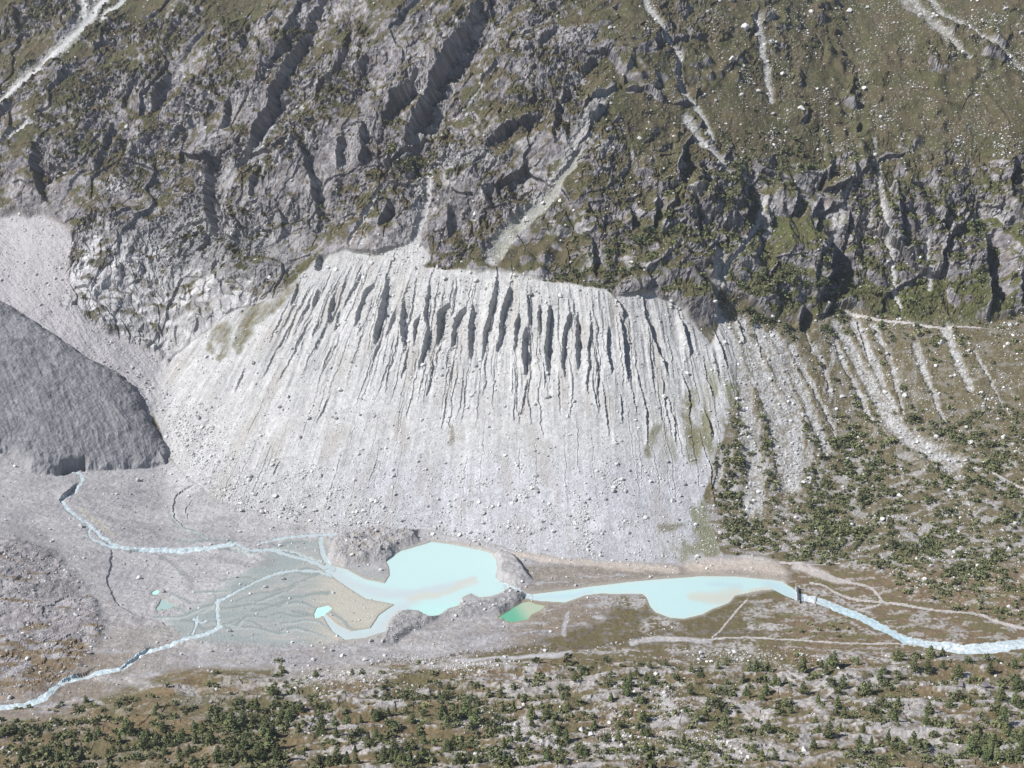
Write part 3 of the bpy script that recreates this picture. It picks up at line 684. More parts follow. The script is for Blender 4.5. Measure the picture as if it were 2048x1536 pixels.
lay(brown, m_hum * smooth(.12, .35, fbm(qx / 26, qt / 10, 3, 223) + .5 * smooth(1230, 1330, Vf) - .12))
lay(pale * 1.08, m_fan)
# delta flats: pale sand with wet grey threads
sand = mix(C(.30, .302, .288), C(.385, .368, .315), (smooth(-.2, .3, n1) * smooth(560, 680, Uf))[..., None])
lay(sand, m_delta * .9)
thr = ridged((qx + 9 * n1 + 3 * n2) / 52, (qt + 7 * fbm(qx / 30, qt / 30, 3, 233) + 1.5 * n2) / 11, 3, 231)
lay(C(.245, .28, .274), m_delta * smooth(700, 560, Uf) * smooth(-.35, .25, n1 + .4 * thr) * .85)
lay(C(.225, .255, .25), m_delta * smooth(.36, .6, thr) * .5)
lay(C(.37, .36, .32), m_delta * smooth(.02, -.25, thr) * (.35 + .5 * smooth(560, 680, Uf)))
lay(C(.40, .378, .31) * (1 + .06 * n2)[..., None], m_delta * smooth(590, 680, Uf) * smooth(1150, 1175, Vf) * .75)
dA = lambda *p: [(x / 2.926, 1011 + y / 2.926) for x, y in p]
dB = lambda *p: [(560 + x / 4.096, 1050 + y / 4.096) for x, y in p]
BRAIDS = [dA((1180, 620), (1270, 570)), dA((1290, 600), (1400, 590), (1520, 575), (1640, 590), (1750, 575), (1850, 600)), dA((1300, 700), (1400, 660), (1480, 640), (1560, 650), (1640, 625), (1700, 640), (1820, 640)),
          dA((1310, 715), (1450, 710), (1560, 735), (1650, 745), (1720, 720)), dA((1470, 610), (1560, 600), (1640, 570), (1720, 545)), dA((1380, 560), (1480, 520), (1600, 500), (1700, 470), (1740, 450)), dA((1500, 560), (1580, 530), (1660, 500)),
          dA((1060, 670), (1130, 680), (1160, 700), (1120, 760)), dA((1150, 690), (1190, 720), (1250, 710)), dA((900, 640), (1000, 650), (1080, 640), (1170, 600), (1260, 575)), dA((920, 560), (1000, 590), (1060, 600), (1100, 640)), dA((1000, 510), (1060, 540), (1130, 570), (1180, 560)),
          dA((1150, 495), (1250, 490), (1330, 500)), dA((1740, 380), (1790, 360), (1870, 390)), dA((1660, 270), (1740, 290), (1850, 320)), dA((1380, 240), (1440, 280), (1540, 270)), dA((1580, 225), (1640, 240), (1680, 225)), dA((1050, 200), (1130, 215), (1240, 200), (1380, 215)),
          dA((1310, 690), (1380, 700), (1420, 660), (1440, 640)), dA((1560, 735), (1500, 690), (1420, 670)), dA((1250, 230), (1350, 260), (1460, 270)), dA((1000, 60), (1040, 120), (1130, 150), (1200, 190)), dA((890, 270), (980, 320), (1060, 390), (1110, 430)), dA((1290, 430), (1400, 420), (1520, 440)),
          dB((0, 650), (100, 640), (200, 650), (290, 690)), dB((0, 590), (80, 600), (180, 590), (260, 560), (400, 550)), dB((60, 540), (160, 470), (230, 430), (300, 410)), dB((0, 800), (100, 800), (200, 780), (330, 800), (420, 850)), dB((100, 700), (200, 720), (270, 740)), dB((430, 720), (500, 770), (560, 830), (640, 860), (760, 850)),
          dB((0, 860), (120, 850), (260, 880), (380, 930)), dB((0, 440), (100, 380), (200, 400), (320, 400)), dB((20, 160), (100, 140), (220, 140)), dB((120, 250), (220, 260), (320, 290))]
lay(C(.34, .335, .30) * (1 + .06 * n2)[..., None], strokes([(b, 7, 7) for b in BRAIDS], .6, .8) * m_delta * .5)
lay(C(.19, .222, .218), strokes([(b, 1.6 + (k * .37) % 1.6, 1.2 + (k * .61) % 2.2) for k, b in enumerate(BRAIDS)], .7, .8, 0, 2) * .8)
lay(C(.38, .40, .385), strokes([([(x + 5, y + 3.5) for x, y in b], 1.2 + (k * .53) % 1.2, .9) for k, b in enumerate(BRAIDS) if k % 3 == 0], .8, .8, 0, 2) * .6)
lay(C(.215, .208, .204) * (1 + .1 * n2)[..., None], strokes([(dA((560, 60), (700, 90), (820, 110), (1000, 155)), 5, 3), (dA((700, 130), (800, 150), (900, 172)), 4, 3), (dA((0, 90), (120, 120), (260, 160), (420, 175)), 3, 2), (dA((0, 150), (200, 180), (330, 260)), 10, 16), (dA((960, 300), (1060, 370), (1130, 440), (1100, 470)), 3, 7), (dA((1230, 290), (1400, 330), (1600, 330)), 4, 7), (dA((640, 200), (800, 190)), 3, 2)], 1.8, .9, 0, 4) * .6)
lay(C(.37, .34, .27), strokes([(dA((470, 10), (520, 60), (580, 110), (660, 170)), 3.5, 4)], 1, .8, 0, 3) * .6)
lay(C(.235, .22, .20), strokes([(dA((800, 1011 - 640 + 380), (900, 740), (960, 730)), 8, 10), (dA((640, 800), (760, 760), (860, 740)), 3, 4), (dA((700, 830), (900, 770)), 2, 3)], 1.6, .8, 0, 4) * .7)
shore = smooth(-7, -1.5, sd_water)
lay(C(.30, .28, .235), shore * (1 - mound_any) * .6)
lay(C(.20, .165, .09), smooth(-6, -1.5, lake_sd[2]) * .6)
mnd = C(.29, .28, .276) * (1 + .12 * n2 + .2 * n3 + .2 * (idc - .5))[..., None]
lay(mnd, smooth(-1, 4, sd_mnd)); lay(brown * 1.3, smooth(0, 6, sd_mnd) * smooth(.1, .3, n2) * .3)
lay(mnd * 1.06, smooth(-1, 3, sd_mnd2)); lay(mnd * .84, smooth(-1, 3, sd_dam))
# right slope
lay(C(.112, .095, .055) * (1 + .25 * n2 + .25 * n3)[..., None], m_right * (1 - m_chute))
rub = smooth(.02, .26, fbm(qx / 16, Tf / 8, 4, 241) + .10 * smooth(980, 1120, Vf))
lay(C(.25, .235, .225) * (1 + .3 * n3)[..., None], m_right * (1 - m_chute) * rub * (.35 + .65 * smooth(820, 960, Vf)) * smooth(1180, 1120, Vf))
lay(C(.31, .30, .29) * (1 + .3 * n3)[..., None], m_right * (1 - m_chute) * smooth(.10, .26, fbm((Xf - .25 * Tf) / 9, Tf / 60, 4, 242) + .12 * n3) * smooth(1060, 960, Vf) * smooth(640, 700, Vf) * smooth(2000, 1500, Uf) * .8)
lay(brown * .95, smooth(1500, 1600, Uf) * smooth(1120, 1150, Vf) * (1 - m_near) * (1 - m_pale) * smooth(1330, 1300, Vf))
vr = fbm(qx / 17 + .5 * n1, qt / 8, 5, 243) + .35 * n3 + .2 * n2
vz = (1 - m_near) * (1 - m_pale) * smooth(1450, 1520, Uf) * smooth(1130, 1150, Vf)
lay(C(.118, .108, .052) * (1 + .25 * n3)[..., None], vz * smooth(.0, .16, fbm(qx / 30, qt / 14, 4, 244) + .3 * n2) * .8)
lay(C(.30, .28, .262) * (1 + .3 * n3)[..., None], vz * smooth(.16, .26, vr) * .8)
lay(C(.29, .275, .262) * (1 + .4 * n3 + .3 * (idc - .5))[..., None], strokes([([(1490, 1236), (1520, 1220), (1580, 1214), (1640, 1224)], 8, 13), ([(1500, 1250), (1570, 1252)], 6, 5), ([(1600, 1176), (1650, 1184), (1690, 1204), (1740, 1224)], 5, 4), ([(1822, 1236), (1880, 1246), (1915, 1262), (1900, 1282)], 5, 12), ([(1690, 1131), (1740, 1135), (1765, 1142)], 7, 5), ([(1640, 1225), (1700, 1245), (1760, 1270)], 3, 3), ([(1210, 1188 + 18), (1240, 1200), (1280, 1205)], 14, 12), ([(1285, 1255), (1310, 1244), (1350, 1246)], 10, 7), ([(1340, 1300), (1420, 1298), (1500, 1292)], 8, 12)], 1.6, .6) * smooth(-.3, .1, n2 + n3))
lay(C(.38, .345, .32) * (1 + .1 * n2)[..., None], strokes([([(1620, 1140), (1665, 1158), (1700, 1166)], 9, 3), ([(1590, 1130), (1640, 1150)], 6, 8)], 1, .6))
# near hillside
ngr = mix(C(.146, .110, .062), C(.116, .101, .052), smooth(-.3, .3, n1)[..., None]) * (1 + .25 * n2 + .25 * n3)[..., None]
lay(ngr, m_near)
ef = .50 * kn2 + .16 * kn + .34 * n2 + .30 * n3 + .22 * (idc - .5) + .22 * fbm(qx / 14, qt / 5, 3, 127) + .06 * smooth(900, 1600, Uf) + .34 * fbm(qx / 60, qt / 30, 2, 124)
view = (Vf > 1340) & (Vf < 1536) & (Uf > 0) & (Uf < 2048)
q0 = float(np.quantile(ef[view], .65))
expo = smooth(q0 - .10, q0 + .16, ef)
nro = mix(C(.225, .21, .20), C(.35, .33, .315), idc[..., None]) * (1 + .25 * n3)[..., None]
lay(nro, m_near * expo * (.30 + .70 * smooth(380, 700, Uf + .4 * (1536 - Vf))))
lay(nro * 1.15, strokes([([(560, 1345), (610, 1360), (680, 1352), (760, 1350)], 14, 20), ([(560, 1390), (600, 1410)], 12, 8), ([(900, 1410), (960, 1395), (1080, 1387), (1190, 1372)], 4, 9), ([(760, 1420), (860, 1412), (960, 1396)], 3, 3), ([(990, 1445), (1020, 1475)], 8, 16), ([(1070, 1485), (1150, 1505), (1220, 1510)], 10, 16), ([(1310, 1395), (1345, 1440), (1340, 1480), (1360, 1520)], 8, 14), ([(1800, 1470), (1850, 1490), (1900, 1520)], 18, 26), ([(1820, 1410), (1850, 1425)], 5, 9), ([(1490, 1445), (1530, 1440), (1515, 1465)], 7, 6), ([(1450, 1500), (1560, 1520)], 16, 18), ([(1610, 1418), (1700, 1390)], 9, 6), ([(830, 1335), (1000, 1330)], 9, 9), ([(200, 1355), (290, 1372), (390, 1392)], 9, 9), ([(90, 1420), (160, 1400), (230, 1412)], 3, 2)], 1.8, .6) * (.75 + .3 * n3).clip(0, 1))
lay(brown * .62, strokes([([(740, 1330), (790, 1322), (850, 1324), (900, 1312), (960, 1305), (1060, 1300), (1130, 1297), (1190, 1292), (1260, 1277), (1320, 1255), (1352, 1248)], 3, 2.2)], .9, .5) * smooth(-.25, .1, n3) * .9)
lay(pale * 1.1, strokes([([(905, 1322), (1000, 1318), (1100, 1311), (1140, 1306)], 3, 4), ([(1140, 1225), (1134, 1240), (1126, 1268)], 2, 5), ([(1262, 1286), (1300, 1278), (1420, 1281)], 5, 4)], .8, .5))
ALB = np.clip(ALB, .008, .8)

# ------------------------------------------------------------------ materials
def new_mat(name):
    m = bpy.data.materials.new(name)
    m.use_nodes = True
    return m, m.node_tree.nodes, m.node_tree.links, m.node_tree.nodes["Principled BSDF"]


def ground_mat(name, grain=0.9, bump=0.5, rough=0.95):
    m, n, l, b = new_mat(name)
    at = n.new("ShaderNodeAttribute"); at.attribute_name = "cover"
    tc = n.new("ShaderNodeTexCoord")
    no = n.new("ShaderNodeTexNoise"); no.inputs["Scale"].default_value = grain; no.inputs["Detail"].default_value = 4
    mr = n.new("ShaderNodeMapRange"); mr.inputs["From Min"].default_value = .3; mr.inputs["From Max"].default_value = .7; mr.inputs["To Min"].default_value = .78; mr.inputs["To Max"].default_value = 1.22
    mx = n.new("ShaderNodeVectorMath"); mx.operation = 'SCALE'
    l.new(tc.outputs["Object"], no.inputs["Vector"]); l.new(no.outputs["Fac"], mr.inputs["Value"])
    l.new(at.outputs["Color"], mx.inputs[0]); l.new(mr.outputs[0], mx.inputs["Scale"]); l.new(mx.outputs[0], b.inputs["Base Color"])
    bp = n.new("ShaderNodeBump"); bp.inputs["Strength"].default_value = bump; bp.inputs["Distance"].default_value = .6
    l.new(no.outputs["Fac"], bp.inputs["Height"]); l.new(bp.outputs[0], b.inputs["Normal"])
    b.inputs["Roughness"].default_value = rough; b.inputs["Specular IOR Level"].default_value = .12
    return m


def plain_mat(name, col, rough=0.9, spec=0.2, vary=0.0, noise=0.0, nscale=1.0):
    m, n, l, b = new_mat(name)
    b.inputs["Roughness"].default_value = rough; b.inputs["Specular IOR Level"].default_value = spec
    hs = n.new("ShaderNodeHueSaturation"); hs.inputs["Color"].default_value = (*col, 1)
    if vary:
        oi = n.new("ShaderNodeObjectInfo")
        r1 = n.new("ShaderNodeMapRange"); r1.inputs["To Min"].default_value = 1 - vary; r1.inputs["To Max"].default_value = 1 + vary
        r2 = n.new("ShaderNodeMapRange"); r2.inputs["To Min"].default_value = .475; r2.inputs["To Max"].default_value = .52
        l.new(oi.outputs["Random"], r1.inputs["Value"]); l.new(r1.outputs[0], hs.inputs["Value"])
        mt = n.new("ShaderNodeMath"); mt.operation = 'FRACT'
        ml = n.new("ShaderNodeMath"); ml.operation = 'MULTIPLY'; ml.inputs[1].default_value = 7.31
        l.new(oi.outputs["Random"], ml.inputs[0]); l.new(ml.outputs[0], mt.inputs[0]); l.new(mt.outputs[0], r2.inputs["Value"]); l.new(r2.outputs[0], hs.inputs["Hue"])
    out = hs.outputs[0]
    if noise:
        tc = n.new("ShaderNodeTexCoord")
        no = n.new("ShaderNodeTexNoise"); no.inputs["Scale"].default_value = nscale; no.inputs["Detail"].default_value = 3
        mr = n.new("ShaderNodeMapRange"); mr.inputs["From Min"].default_value = .3; mr.inputs["From Max"].default_value = .7; mr.inputs["To Min"].default_value = 1 - noise; mr.inputs["To Max"].default_value = 1 + noise
        sc = n.new("ShaderNodeVectorMath"); sc.operation = 'SCALE'
        l.new(tc.outputs["Object"], no.inputs["Vector"]); l.new(no.outputs["Fac"], mr.inputs["Value"]); l.new(out, sc.inputs[0]); l.new(mr.outputs[0], sc.inputs["Scale"])
        out = sc.outputs[0]
    l.new(out, b.inputs["Base Color"])
    return m


def water_mat(name, rough=.25):
    m, n, l, b = new_mat(name)
    at = n.new("ShaderNodeAttribute"); at.attribute_name = "cover"
    l.new(at.outputs["Color"], b.inputs["Base Color"])
    b.inputs["Roughness"].default_value = rough
    b.inputs["IOR"].default_value = 1.33
    tc = n.new("ShaderNodeTexCoord")
    no = n.new("ShaderNodeTexNoise"); no.inputs["Scale"].default_value = .6; no.inputs["Detail"].default_value = 2
    bp = n.new("ShaderNodeBump"); bp.inputs["Strength"].default_value = .12; bp.inputs["Distance"].default_value = .2
    l.new(tc.outputs["Object"], no.inputs["Vector"]); l.new(no.outputs["Fac"], bp.inputs["Height"]); l.new(bp.outputs[0], b.inputs["Normal"])
    return m


MAT_ROCK = ground_mat("crag_and_turf", .7, .7)
MAT_DEBRIS = ground_mat("moraine_debris", 1.1, .45)
MAT_ICE = ground_mat("debris_covered_ice", .8, .5)
MAT_SOIL = ground_mat("valley_sediment", .9, .35)
MAT_WATER = water_mat("glacial_milk")
MAT_STREAM = water_mat("white_water", .4)
MAT_BOULDER = plain_mat("pale_gneiss", (.46, .45, .435), .95, .1, .25, .22, 1.5)
MAT_RUBBLE = ground_mat("rubble_gneiss", 1.5, .3)
MAT_NEEDLE = plain_mat("larch_needles", (.128, .148, .066), .9, .1, .30)
MAT_LEAF = plain_mat("alder_leaves", (.118, .130, .066), .9, .1, .25)
MAT_BARK = plain_mat("bark", (.10, .075, .055), .95, .1)
MAT_CONCRETE = plain_mat("weathered_concrete", (.30, .29, .275), .9, .2, 0, .2, 1.0)
MAT_STEEL = plain_mat("painted_steel", (.09, .09, .10), .5, .4)
MAT_WHITE = plain_mat("white_paint", (.75, .74, .70), .6, .3)
MAT_RED = plain_mat("red_leaves", (.45, .09, .03), .8, .2)

# ------------------------------------------------------------------ grid pieces to objects
def tag(o, label=None, cat=None, group=None, kind=None):
    if label: o['label'] = label
    if cat: o['category'] = cat
    if group: o['group'] = group
    if kind: o['kind'] = kind
    return o


def mesh_from(name, co, faces_flat, nper, mat, cover=None, parent=None):
    me = bpy.data.meshes.new(name)
    nf = len(faces_flat) // nper
    me.vertices.add(len(co)); me.vertices.foreach_set("co", np.ascontiguousarray(co, F).ravel())
    me.loops.add(len(faces_flat)); me.loops.foreach_set("vertex_index", np.ascontiguousarray(faces_flat, np.int32))
    me.polygons.add(nf)
    me.polygons.foreach_set("loop_start", np.arange(0, nf * nper, nper, dtype=np.int32))
    me.update(calc_edges=True)
    me.shade_flat()
    if cover is not None:
        a = me.attributes.new("cover", 'FLOAT_COLOR', 'POINT')
        c4 = np.ones((len(co), 4), F); c4[:, :3] = cover
        a.data.foreach_set("color", c4.ravel())
    me.materials.append(mat)
    o = bpy.data.objects.new(name, me)
    COL.objects.link(o)
    if parent: o.parent = parent
    return o


VID = np.arange(NV * NU, dtype=np.int32).reshape(NV, NU)


def grid_piece(name, fmask, pos, mat, cover):
    """faces of the survey grid where fmask (NV-1 x NU-1) is true"""
    jj, ii = np.nonzero(fmask)
    q = np.stack([VID[jj + 1, ii], VID[jj + 1, ii + 1], VID[jj, ii + 1], VID[jj, ii]], -1)
    ids, inv = np.unique(q, return_inverse=True)
    return mesh_from(name, pos.reshape(-1, 3)[ids], inv.reshape(-1).astype(np.int32), 4, mat, cover.reshape(-1, 3)[ids])


face = lambda A: (A[:-1, :-1] + A[1:, :-1] + A[:-1, 1:] + A[1:, 1:]) * .25
f_mor, f_gla, f_near = face(sd_mor) > 0, face(sd_gla) > 0, face(sd_near) > 0
f_gla &= ~f_mor
fV = face(Vf)
f_near &= ~(f_mor | f_gla)
f_val = ((face(sd_pale) > 0) | (fV > 1135)) & ~(f_mor | f_gla | f_near)
f_mtn = ~(f_mor | f_gla | f_near | f_val)
tag(grid_piece("mountain", f_mtn, P, MAT_ROCK, ALB), "steep grey rock and brown turf mountainside above the valley", "mountainside", kind='structure')
tag(grid_piece("moraine", f_mor, P, MAT_DEBRIS, ALB), "pale grey gullied moraine wall with knife ribs and scree apron", "moraine", kind='structure')
tag(grid_piece("glacier", f_gla, P, MAT_ICE, ALB), "dark debris covered glacier snout with a black meltwater portal", "glacier", kind='structure')
tag(grid_piece("ground", f_val, P, MAT_SOIL, ALB), "pale gravel and brown turf valley floor around the lakes", "ground", kind='structure')
tag(grid_piece("hillside", f_near, P, MAT_SOIL, ALB), "near hillside of pale rock knolls and rusty turf", "hillside", kind='structure')

def blob0(u, v, ru, rv):
    return np.exp(-((Uf - u) / ru) ** 2 - ((Vf - v) / rv) ** 2)


# water
foam = smooth(.0, .5, fbm(Xf / 2.2, Y / 2.2, 3, 401))
LAKE_TXT = ["large milky turquoise lake below the pale scree apron", "smaller turquoise lake above the concrete weir", "emerald green pond behind the rubble bar", "tiny turquoise pool on the sandy delta", "tiny round turquoise pool on the pale gravel fan", "faint teal shallow pool on the edge of the gravel fan"]
for k, (nm, pts, lev) in enumerate(LAKES):
    sd = lake_sd[k]
    pos = np.stack([CAM_Z * 0 + (lev - CAM_Z) / MZ * MX, (lev - CAM_Z) / MZ, np.full_like(MZ, lev)], -1)
    col = np.empty((NV, NU, 3), F)
    deep = smooth(.5, 8, sd + 2.5 * n2)[..., None]
    if k == 0:
        col[:] = mix(C(.42, .55, .53), C(.415, .565, .55), deep)
        shal = strokes([([(640, 1135), (690, 1160), (750, 1185), (820, 1188), (880, 1178), (950, 1160)], 14, 7), ([(650, 1230), (690, 1265), (740, 1270), (790, 1225), (830, 1200)], 13, 12)], 1.2, .8)
        col[:] = mix(col, C(.42, .47, .48), (.85 * shal)[..., None])
        col[:] = mix(col, C(.47, .46, .39), strokes([([(885, 1186), (920, 1172), (950, 1162)], 4, 7), ([(820, 1196), (880, 1188)], 5, 5)], 1.2, .9)[..., None] * .7)
        col[:] = mix(col, C(.38, .62, .58), (smooth(1196, 1222, Vf) * smooth(800, 840, Uf))[..., None] * .7)
    elif k == 1:
        col[:] = mix(C(.44, .54, .51), C(.40, .555, .55), deep)
        col[:] = mix(col, C(.46, .45, .38), strokes([([(1380, 1192), (1430, 1196), (1470, 1188)], 6, 14), ([(1500, 1184), (1540, 1176)], 5, 4)], 1, .8)[..., None] * .8)
        col[:] = mix(col, C(.38, .49, .53), strokes([([(1060, 1196), (1130, 1194), (1180, 1184)], 4, 3), ([(1420, 1168), (1480, 1172)], 5, 5), ([(1530, 1166), (1594, 1194)], 6, 9)], 1.2, .9)[..., None] * .7)
    elif k == 2:
        g = smooth(1020, 1065, Uf + .7 * (1225 - Vf))[..., None]
        col[:] = mix(C(.10, .34, .22), C(.34, .40, .29), g)
    elif k == 5:
        col[:] = C(.31, .42, .40)
    else:
        col[:] = C(.42, .68, .62)
    fm = face(sd) > -3.0
    o = grid_piece(nm, fm, pos, MAT_WATER, col)
    tag(o, LAKE_TXT[k], nm, kind='structure')
foam = np.maximum(foam, .9 * smooth(-.3, .3, n3) * np.maximum.reduce([blob0(1616, 1196, 20, 14), blob0(1905, 1296, 70, 14), .8 * blob0(1990, 1296, 60, 10)]))
scol = mix(C(.38, .46, .48), C(.70, .73, .74), foam[..., None])
slow = smooth(450, 490, Uf) * smooth(1000, 960, Uf) * smooth(1300, 1290, Vf)
scol = mix(scol, C(.37, .43, .44), (slow * .85)[..., None])
rr = smooth(1640, 1690, Uf) * smooth(1100, 1150, Vf) * smooth(1840, 1800, Uf)
scol = mix(scol, C(.38, .50, .54), (rr * .7)[..., None])
tag(grid_piece("river", face(m_str_w) > .5, PW, MAT_STREAM, scol), "braided white and pale blue meltwater river", "river", kind='structure')
# tracks
m_track = strokes([(p, a * 1.15, b * 1.15) for p, a, b in TRACKS], 0.2, 0.2, 0, .9)
PT = PPRE.copy()
PT[..., 2] += .10
tcol = np.empty((NV, NU, 3), F); tcol[:] = C(.37, .345, .325); tcol *= (1 + .1 * n2)[..., None]
tag(grid_piece("path", face(m_track) > .5, PT, MAT_SOIL, tcol), "pale gravel tracks across the turf", "path", kind='structure')

# ------------------------------------------------------------------ lookups for things
def at(u, v, A=None):
    A = P if A is None else A
    fu = np.clip((np.asarray(u, float) - us[0]) / STEP, 0, NU - 1.001); fv = np.clip((np.asarray(v, float) - vs[0]) / STEP, 0, NV - 1.001)
    i, j = fu.astype(int), fv.astype(int)
    a, b = fu - i, fv - j
    if A.ndim == 3:
        a, b = a[..., None], b[..., None]
    return (A[j, i] * (1 - a) + A[j, i + 1] * a) * (1 - b) + (A[j + 1, i] * (1 - a) + A[j + 1, i + 1] * a) * b


# ------------------------------------------------------------------ labels: each thing counted off from something one can find
MARKS = [("the dark glacier portal", 135, 945), ("the dark glacier snout", 250, 850), ("the emerald pond", 1040, 1225), ("the big turquoise lake", 880, 1150), ("the smaller turquoise lake", 1380, 1190), ("the concrete weir", 1595, 1190),
         ("the river bend on the right", 1850, 1288), ("the white rapids at lower left", 120, 1370), ("the dense larch stand", 540, 1470), ("the white boulder field on the turf", 940, 1340), ("the bouldery knoll left of centre", 640, 1365),
         ("the long pale rock rib", 1080, 1390), ("the broken pale cleft", 1335, 1450), ("the four trees on the ledge", 1520, 1345), ("the cluster of small white stones", 1868, 1373), ("the gravel patch at lower right", 1830, 1475),
         ("the dense stand in the bottom right corner", 1980, 1500), ("the grassy corner at lower left", 60, 1490), ("the pale talus at bottom centre", 1110, 1500), ("the green ravine thicket", 555, 1380), ("the rusty meadow below the long rib", 960, 1405),
         ("the split pale slab", 1515, 1450), ("the turf above the left road", 300, 1400), ("the bare knoll with lone trees", 1420, 1350), ("the tall knife ribs", 1050, 680), ("the foot of the scree", 900, 1030), ("the debris chute", 1495, 850), ("the bright scree tongue", 1590, 900),
         ("the long boulder tongue", 1800, 870), ("the road fork", 1750, 1190), ("the scrub below the far path", 1950, 1030), ("the grassy summit slope", 1700, 120), ("the cliff foot on the right", 1750, 620), ("the pale slabs at left", 280, 590), ("the scrubby foot of the moraine", 1480, 1060),
         ("the boulder by the bottom edge", 1607, 1517), ("the sandy delta", 600, 1200), ("the bushy bank below the weir", 1660, 1260), ("the dark twin boulders", 1945, 1388), ("the bushy gully at bottom left", 240, 1480), ("the larches beside the talus", 860, 1500), ("the dark pines under the slab", 1280, 1480), ("the scattered pines at right", 1700, 1420)]
ORD = ["nearest", "second nearest", "third nearest", "fourth nearest", "fifth nearest", "sixth nearest", "seventh nearest", "eighth nearest", "ninth nearest", "tenth nearest", "eleventh nearest", "twelfth nearest", "thirteenth nearest", "fourteenth nearest", "fifteenth nearest", "sixteenth nearest"]


def word_side(du, dv):
    if abs(du) > abs(dv) * 1.2:
        return "right of" if du > 0 else "left of"
    return "below" if dv > 0 else "above"


def name_items(items, noun):
    """items: dicts with u, v, look -> unique label by look, side and nearness to a landmark"""
    rows = []
    for it in items:
        d = [(math.hypot(it['u'] - m[1], 1.4 * (it['v'] - m[2])), k) for k, m in enumerate(MARKS)]
        dm, k = min(d)
        side = word_side(it['u'] - MARKS[k][1], it['v'] - MARKS[k][2])
        rows.append((k, side, it['look'], dm, it))
    rows.sort(key=lambda r: r[3])
    seen = {}
    for k, side, look, dm, it in rows:
        n = seen.get((k, side, look), 0)
        seen[(k, side, look)] = n + 1
        first = ORD[min(n, 15)]
        it['label'] = "%s %s, %s %s %s" % (look, noun, first, side, MARKS[k][0])


# ------------------------------------------------------------------ plants
def quads_cloud(cent, size, rng, flat=0.5):
    """one small leaf-clump quad per centre"""
    n = len(cent)
    a = rng.normal(size=(n, 3)); a[:, 2] *= flat; a /= np.linalg.norm(a, axis=1, keepdims=True)
    b = rng.normal(size=(n, 3)); b -= a * (a * b).sum(1, keepdims=True); b /= np.linalg.norm(b, axis=1, keepdims=True)
    s = size[:, None]
    bend = np.cross(a, b) * s * rng.uniform(-.35, .35, (n, 1))
    co = np.stack([cent - a * s - b * s * .55, cent + a * s - b * s * .6 + bend, cent + a * s * .8 + b * s * .6, cent - a * s * .9 + b * s * .55 + bend], 1).reshape(-1, 3)
    return co, np.arange(4 * n, dtype=np.int32)


def conifer_mesh(seed, wide, tip, gaps):
    rng = np.random.default_rng(seed)
    n = 620
    h = 0.07 + 0.93 * rng.random(n) ** 1.25
    # whorls: pull heights towards rings
    ring = np.round(h * 11 + rng.normal(0, .16, n)) / 11
    h = np.clip(.55 * h + .45 * ring, .05, 1)
    rad = wide * (1 - h) ** tip + .018
    low = np.clip((h - .04) / .12, .35, 1)
    ang = rng.uniform(0, 2 * math.pi, n)
    lob = 1 + .24 * np.sin(3 * ang + seed) * np.sin(9 * h + seed) + .16 * np.sin(5 * ang + 2.1 * seed + 14 * h)
    keep = np.sin(ang * 2 + 17 * h + seed) + rng.normal(0, .5, n) > gaps
    r = rad * low * lob * (rng.random(n) ** .45)
    cent = np.stack([r * np.cos(ang), r * np.sin(ang), h - .25 * r], 1)[keep]
    size = (0.021 + .033 * (1 - h[keep])) * rng.uniform(.7, 1.5, keep.sum())
    co, fc = quads_cloud(cent, size, rng, .45)
    me_o = mesh_from("crown", co, fc, 4, MAT_NEEDLE)
    me = me_o.data
    bpy.data.objects.remove(me_o)
    return me


def tube(p0, p1, r0, r1, n=6):
    p0, p1 = np.array(p0, float), np.array(p1, float)
    d = (p1 - p0) / np.linalg.norm(p1 - p0)
    x = np.cross(d, [0, 0, 1.0] if abs(d[2]) < .9 else [1.0, 0, 0]); x /= np.linalg.norm(x)
    y = np.cross(d, x)
    a = np.linspace(0, 2 * math.pi, n, endpoint=False)
    ring = np.cos(a)[:, None] * x + np.sin(a)[:, None] * y
    co = np.vstack([p0 + ring * r0, p1 + ring * r1])
    f = []
    for i in range(n):
        k = (i + 1) % n
        f += [i, k, n + k, n + i]
    return co, f


def trunk_mesh(seed):
    rng = np.random.default_rng(seed)
    cos, fs, off = [], [], 0
    parts = [((0, 0, -.06), (.01, 0, .45), .026, .017), ((.01, 0, .45), (0, .005, .93), .017, .003)]
    for k in range(7):
        z = rng.uniform(.12, .7); a = rng.uniform(0, 6.28); L = .2 * (1 - z)
        parts.append(((0, 0, z), (L * math.cos(a), L * math.sin(a), z - .02), .006, .002))
    for p in parts:
        c, f = tube(*p)
        cos.append(c); fs += [i + off for i in f]; off += len(c)
    o = mesh_from("trunk", np.vstack(cos), np.array(fs), 4, MAT_BARK)
    me = o.data
    bpy.data.objects.remove(o)
    return me


CROWNS = [conifer_mesh(s, w, t, g) for s, w, t, g in [(1, .25, .72, -.9), (2, .30, .62, -.7), (3, .22, .8, -1.0), (4, .33, .5, -.9), (5, .28, .66, -.5), (6, .36, .45, -.8), (7, .24, .7, -.8), (8, .31, .55, -.6)]]
TRUNKS = [trunk_mesh(s) for s in (21, 22, 23)]

